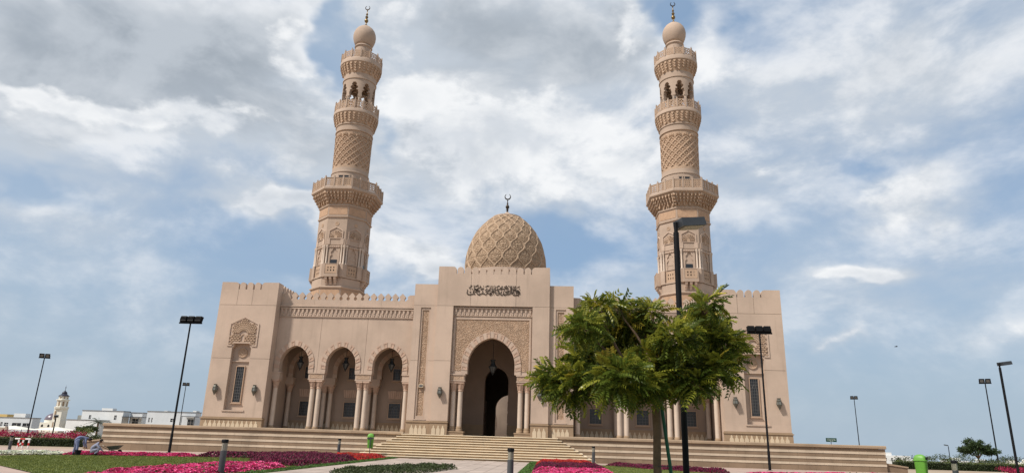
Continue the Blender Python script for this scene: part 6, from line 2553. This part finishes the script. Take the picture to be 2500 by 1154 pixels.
def house(label, x0, x1, y, z0, z1, m, wins=(), dep=5, trims=True, extra=(), name='house', cat='house'):
    """box house with parapet, recessed windows; wins: (xa, xb, za, zb)"""
    t = thing(name, label, cat, ((x0 + x1) / 2, y, z0))
    mb = MB()
    mb.prism(rect(x0, x1, z0, z1), y, y + .4, 'y', holes=[rect(a, b, c, d) for a, b, c, d in wins])
    mb.box(x0, x1, y + .401, y + dep, z0, z1)
    build('wall', mb, m, t)
    for a, b, c, d in wins:
        q = MB(); q.box(a + .002, b - .002, y + .25, y + .3, c + .002, d - .002)
        w = build('window', q, MT['glass'], t)
        q = MB(); q.box((a + b) / 2 - .05, (a + b) / 2 + .05, y + .2, y + .249, c, d); q.box(a, b, y + .18, y + .199, (c + d) / 2 - .05, (c + d) / 2 + .05)
        build('window_bar', q, M_WHITE, w)
    if trims:
        q = MB(); q.box(x0 - .2, x1 + .2, y - .2, y + dep + .2, z1 + .002, z1 + .3)
        build('roof', q, M_TRIM, t)
    for a, b, c, d, mm in extra:
        q = MB(); q.box(a, b, y + 1, y + 4, c, d)
        build('penthouse', q, mm, t)
    return t


YH = 246
house('low white house with two wide dark windows at the far left edge', -256, -233, YH, -4, 4.4, M_GREYW, [(-242.4, -238, -.8, 2.2), (-237.3, -233.6, -.8, 2.2), (-248, -246.9, .7, 2.4), (-246.2, -244.2, .7, 2.2)], extra=[(-243.2, -237.6, 4.4, 6.4, M_WHITE)])
house('yellow rooftop block peeping over the white house at the far left edge', -284, -270.2, YH + 30, -4, 6.3, M_YEL, [], 8, False)
house('white two-storey villa with dark roof trim behind the palm', -210, -190.5, YH, -4, 8.5, M_WHITE, [(-206.5, -205.4, 4.9, 6.6), (-194.5, -193.3, 4.8, 6.8)], extra=[(-201.7, -196.5, 8.5, 9.8, M_WHITE)])
t = thing('pergola', 'dark roof terrace pergola beside the white villa', 'pergola', (-186, YH, 3))
mb = MB(); mb.box(-190.3, -182.2, YH - 1, YH + 5, 6.1, 6.4)
build('roof', mb, MT['charcoal'], t)
for xx in (-190, -186.2, -182.4):
    mb = MB(); mb.box(xx - .1, xx + .1, YH - .8, YH - .6, 2.5, 6.098)
    build('post', mb, MT['charcoal'], t)
house('white annex wall behind the dark pergola', -190.4, -184.5, YH + 5.2, -4, 8.2, M_WHITE, [(-189, -186, 3.2, 5.6)], 8)
house('white lower front block of the villa behind the round tree', -211, -196, YH - 8, -4, 4.2, M_WHITE, [], 7.5)
house('pale grey flat-roofed house behind the left end of the terrace', -179.2, -156.5, YH, -4, 8.9, M_GREYW, [(-167.9, -165.9, 4.6, 6.1), (-159.8, -157.0, 3.0, 6.0), (-178.2, -177.5, 4.2, 6.2), (-176.8, -176.2, 4.2, 6.2)], extra=[(-172, -170.5, 8.9, 9.5, M_WHITE), (-158.5, -156.9, 8.9, 9.8, M_WHITE)])
t = thing('pergola', 'dark flat pergola at the right side of the pale grey house', 'pergola', (-157.5, YH - 3, 3))
mb = MB(); mb.box(-160.8, -154.5, YH - 4, YH - .25, 7.0, 7.25)
build('roof', mb, MT['charcoal'], t)
for xx in (-160.6, -154.7):
    mb = MB(); mb.box(xx - .1, xx + .1, YH - 3.9, YH - 3.7, -3, 6.998)
    build('post', mb, MT['charcoal'], t)
t = thing('boundary_wall', 'tan boundary wall with small notches at the far left edge', 'wall', (-95, 58, gz(-95, 58)))
mb = MB()
mb.box(-104, -90.8, 58, 58.4, -2, .95)
for k in range(8):
    mb.box(-91.2 - k * 1.6, -90.9 - k * 1.6 - .4 + .4, 58, 58.4, .952, 1.15)
build('wall', mb, M_TAN, t)
t = thing('boundary_wall', 'long tan boundary wall in front of the small white mosque', 'wall', (-150, 150, -2))
mb = MB(); mb.box(-168, -143, 150, 150.5, -4, -.6)
build('wall', mb, M_TAN, t)

# small white mosque: minaret, dome, arched windows
YM = 318
sm = thing('small_mosque', 'small white mosque with a purple dome and slim minaret in the left distance', 'mosque', (-277, YM, -3))
mb = MB(); mb.prism(rect(-289, -267.5, -4, 3.1), YM, YM + .5, 'y', holes=[[(x - .7, .6), (x + .7, .6), (x + .7, 1.6), (x, 2.2), (x - .7, 1.6)] for x in (-286.5, -282.8, -279, -275.2)])
mb.box(-289, -267.5, YM + .501, YM + 14, -4, 3.1)
build('wall', mb, M_CREAM, sm)
for x in (-286.5, -282.8, -279, -275.2):
    q = MB(); q.prism([(x - .7, .6), (x + .7, .6), (x + .7, 1.6), (x, 2.2), (x - .7, 1.6)], YM + .3, YM + .35, 'y')
    build('window', q, MT['glass'], sm)
mb = MB(); mb.box(-267.4, -257, YM + 1, YM + 16, -4, 3.6); mb.box(-266.5, -256, YM + 5, YM + 16, 3.601, 7.6)
build('wall', mb, M_CREAM, sm)
for k in range(4):
    q = MB(); q.box(-265.6 + k * 1.5, -265.0 + k * 1.5, YM + .9, YM + .999, 0, 1.8)
    build('window', q, MT['glass'], sm)
Ms = Matrix.Translation((-283.2, YM + 8, 0))
mb = MB(); mb.lathe([(4.0, 3.1), (4.0, 4.6)], 32, M=Ms)
build('drum', mb, M_CREAM, sm)
mb = MB(); mb.lathe([(4.15, 4.6), (4.1, 5.2), (3.7, 6.3), (2.9, 7.3), (1.7, 8.0), (.5, 8.4), (.2, 8.8), (.1, 9.6), (.06, 11)], 32, M=Ms)
build('dome', mb, M_DOME, sm, smooth=50)
cxm, cym = -272.0, YM - 2
Ms = Matrix.Translation((cxm, cym, 0))
mn = MB(); mn.box(-2.6, 2.6, -2.6, 2.6, -4, 4.5, M=Ms); mn.box(-2.35, 2.35, -2.35, 2.35, 4.501, 10.6, M=Ms)
mo = build('minaret_shaft', mn, M_CREAM, sm)
for xx, za, zb in ((-1.2, -1, 3.4), (-1.2, 5.2, 9.4)):
    q = MB(); q.box(cxm + xx - .35, cxm + xx + .35, cym - 2.64, cym - 2.36, za, zb)
    build('slit', q, MT['plinth'], mo)
for pr_ in ([(3.4, 10.5), (3.7, 11.4), (3.7, 11.7), (3.4, 11.75)], [(3.5, 15.3), (3.5, 15.7), (3.1, 15.8)]):
    mn = MB(); mn.lathe(pr_, 8, M=Ms, rot=PI / 8)
    build('balcony', mn, M_CREAM, sm)
mn = MB(); mn.lathe([(2.9, 11.75), (2.9, 15.3)], 8, M=Ms, rot=PI / 8); mn.lathe([(2.5, 15.81), (2.5, 17.5)], 8, M=Ms, rot=PI / 8)
ml = build('minaret_lantern', mn, M_CREAM, sm)
for k in range(8):
    q = MB(); q.box(-.45, .45, -2.75, -2.66, 12.1, 14.6, M=Ms @ Matrix.Rotation(k * PI / 4, 4, 'Z')); q.box(-.3, .3, -2.37, -2.28, 16.1, 17.2, M=Ms @ Matrix.Rotation(k * PI / 4, 4, 'Z'))
    build('opening', q, MT['plinth'], ml)
mn = MB(); mn.lathe([(2.9, 17.5), (2.8, 17.7), (1.9, 18.4), (1.3, 18.9), (1.35, 19.4), (1.0, 20.0), (.3, 20.5), (.12, 20.9), (.1, 22.0), (.3, 22.4), (.05, 22.8), (.05, 23.6)], 16, M=Ms)
build('minaret_cap', mn, mat('dark_cap_tile', (.03, .03, .045), .2, 1, bump=.05, rough=.35), sm, smooth=40)

# tent canopies
for i, (x, lab) in enumerate(((-150.5, 'left of two cream tent canopies before the small mosque'), (-137.5, 'right of two cream tent canopies before the small mosque'))):
    t = thing('tent_canopy', lab, 'tent', (x, 133, -2.5), 'tent canopies')
    mb = MB()
    mb.add([(x - 5.5, 130, .3), (x + 5.5, 130, .1), (x + 5.5, 138, .1), (x - 5.5, 138, .3), (x, 134, 1.15)], [(0, 1, 4), (1, 2, 4), (2, 3, 4), (3, 0, 4)])
    build('canopy', mb, M_CREAM, t)
    for dx in (-5.3, 5.3):
        for yy in (130.1, 137.9):
            q = MB(); q.tube([(x + dx, yy, -3.4), (x + dx, yy, .2)], .08, 6)
            build('pole', q, MT['charcoal'], t)

# far white town low on the right
rw = random.Random(21)
TOWN = ['long white far house just right of the terrace end', 'white far house behind the lime green bin', 'low white far house left of the wind-swept tree', 'white far house directly behind the wind-swept tree', 'cream far house between tree and right mast', 'long cream far house left of the right street lamp', 'pale far house at the right picture edge']
xs_ = [(193, 207, -2.3, M_WHITE), (208.5, 222, -4.0, M_WHITE), (236, 246, -4.2, M_WHITE), (248, 262, -4.6, M_WHITE), (262, 276, -4.4, M_CREAM), (278, 292, -4.0, M_CREAM), (294, 312, -3.4, M_WHITE)]
for (a, b, zt, m), lab in zip(xs_, TOWN):
    zt += 1.3
    ws = [(x, x + 1.2, zt - 3.0, zt - 1.4) for x in np.arange(a + 1.5, b - 2, 3.4)]
    house(lab, a, b, 366 + rw.uniform(-10, 10), -12, zt, m, [tuple(map(float, w)) for w in ws], 12, False, [(a + 2, a + 6, zt, zt + 1.6, m)])
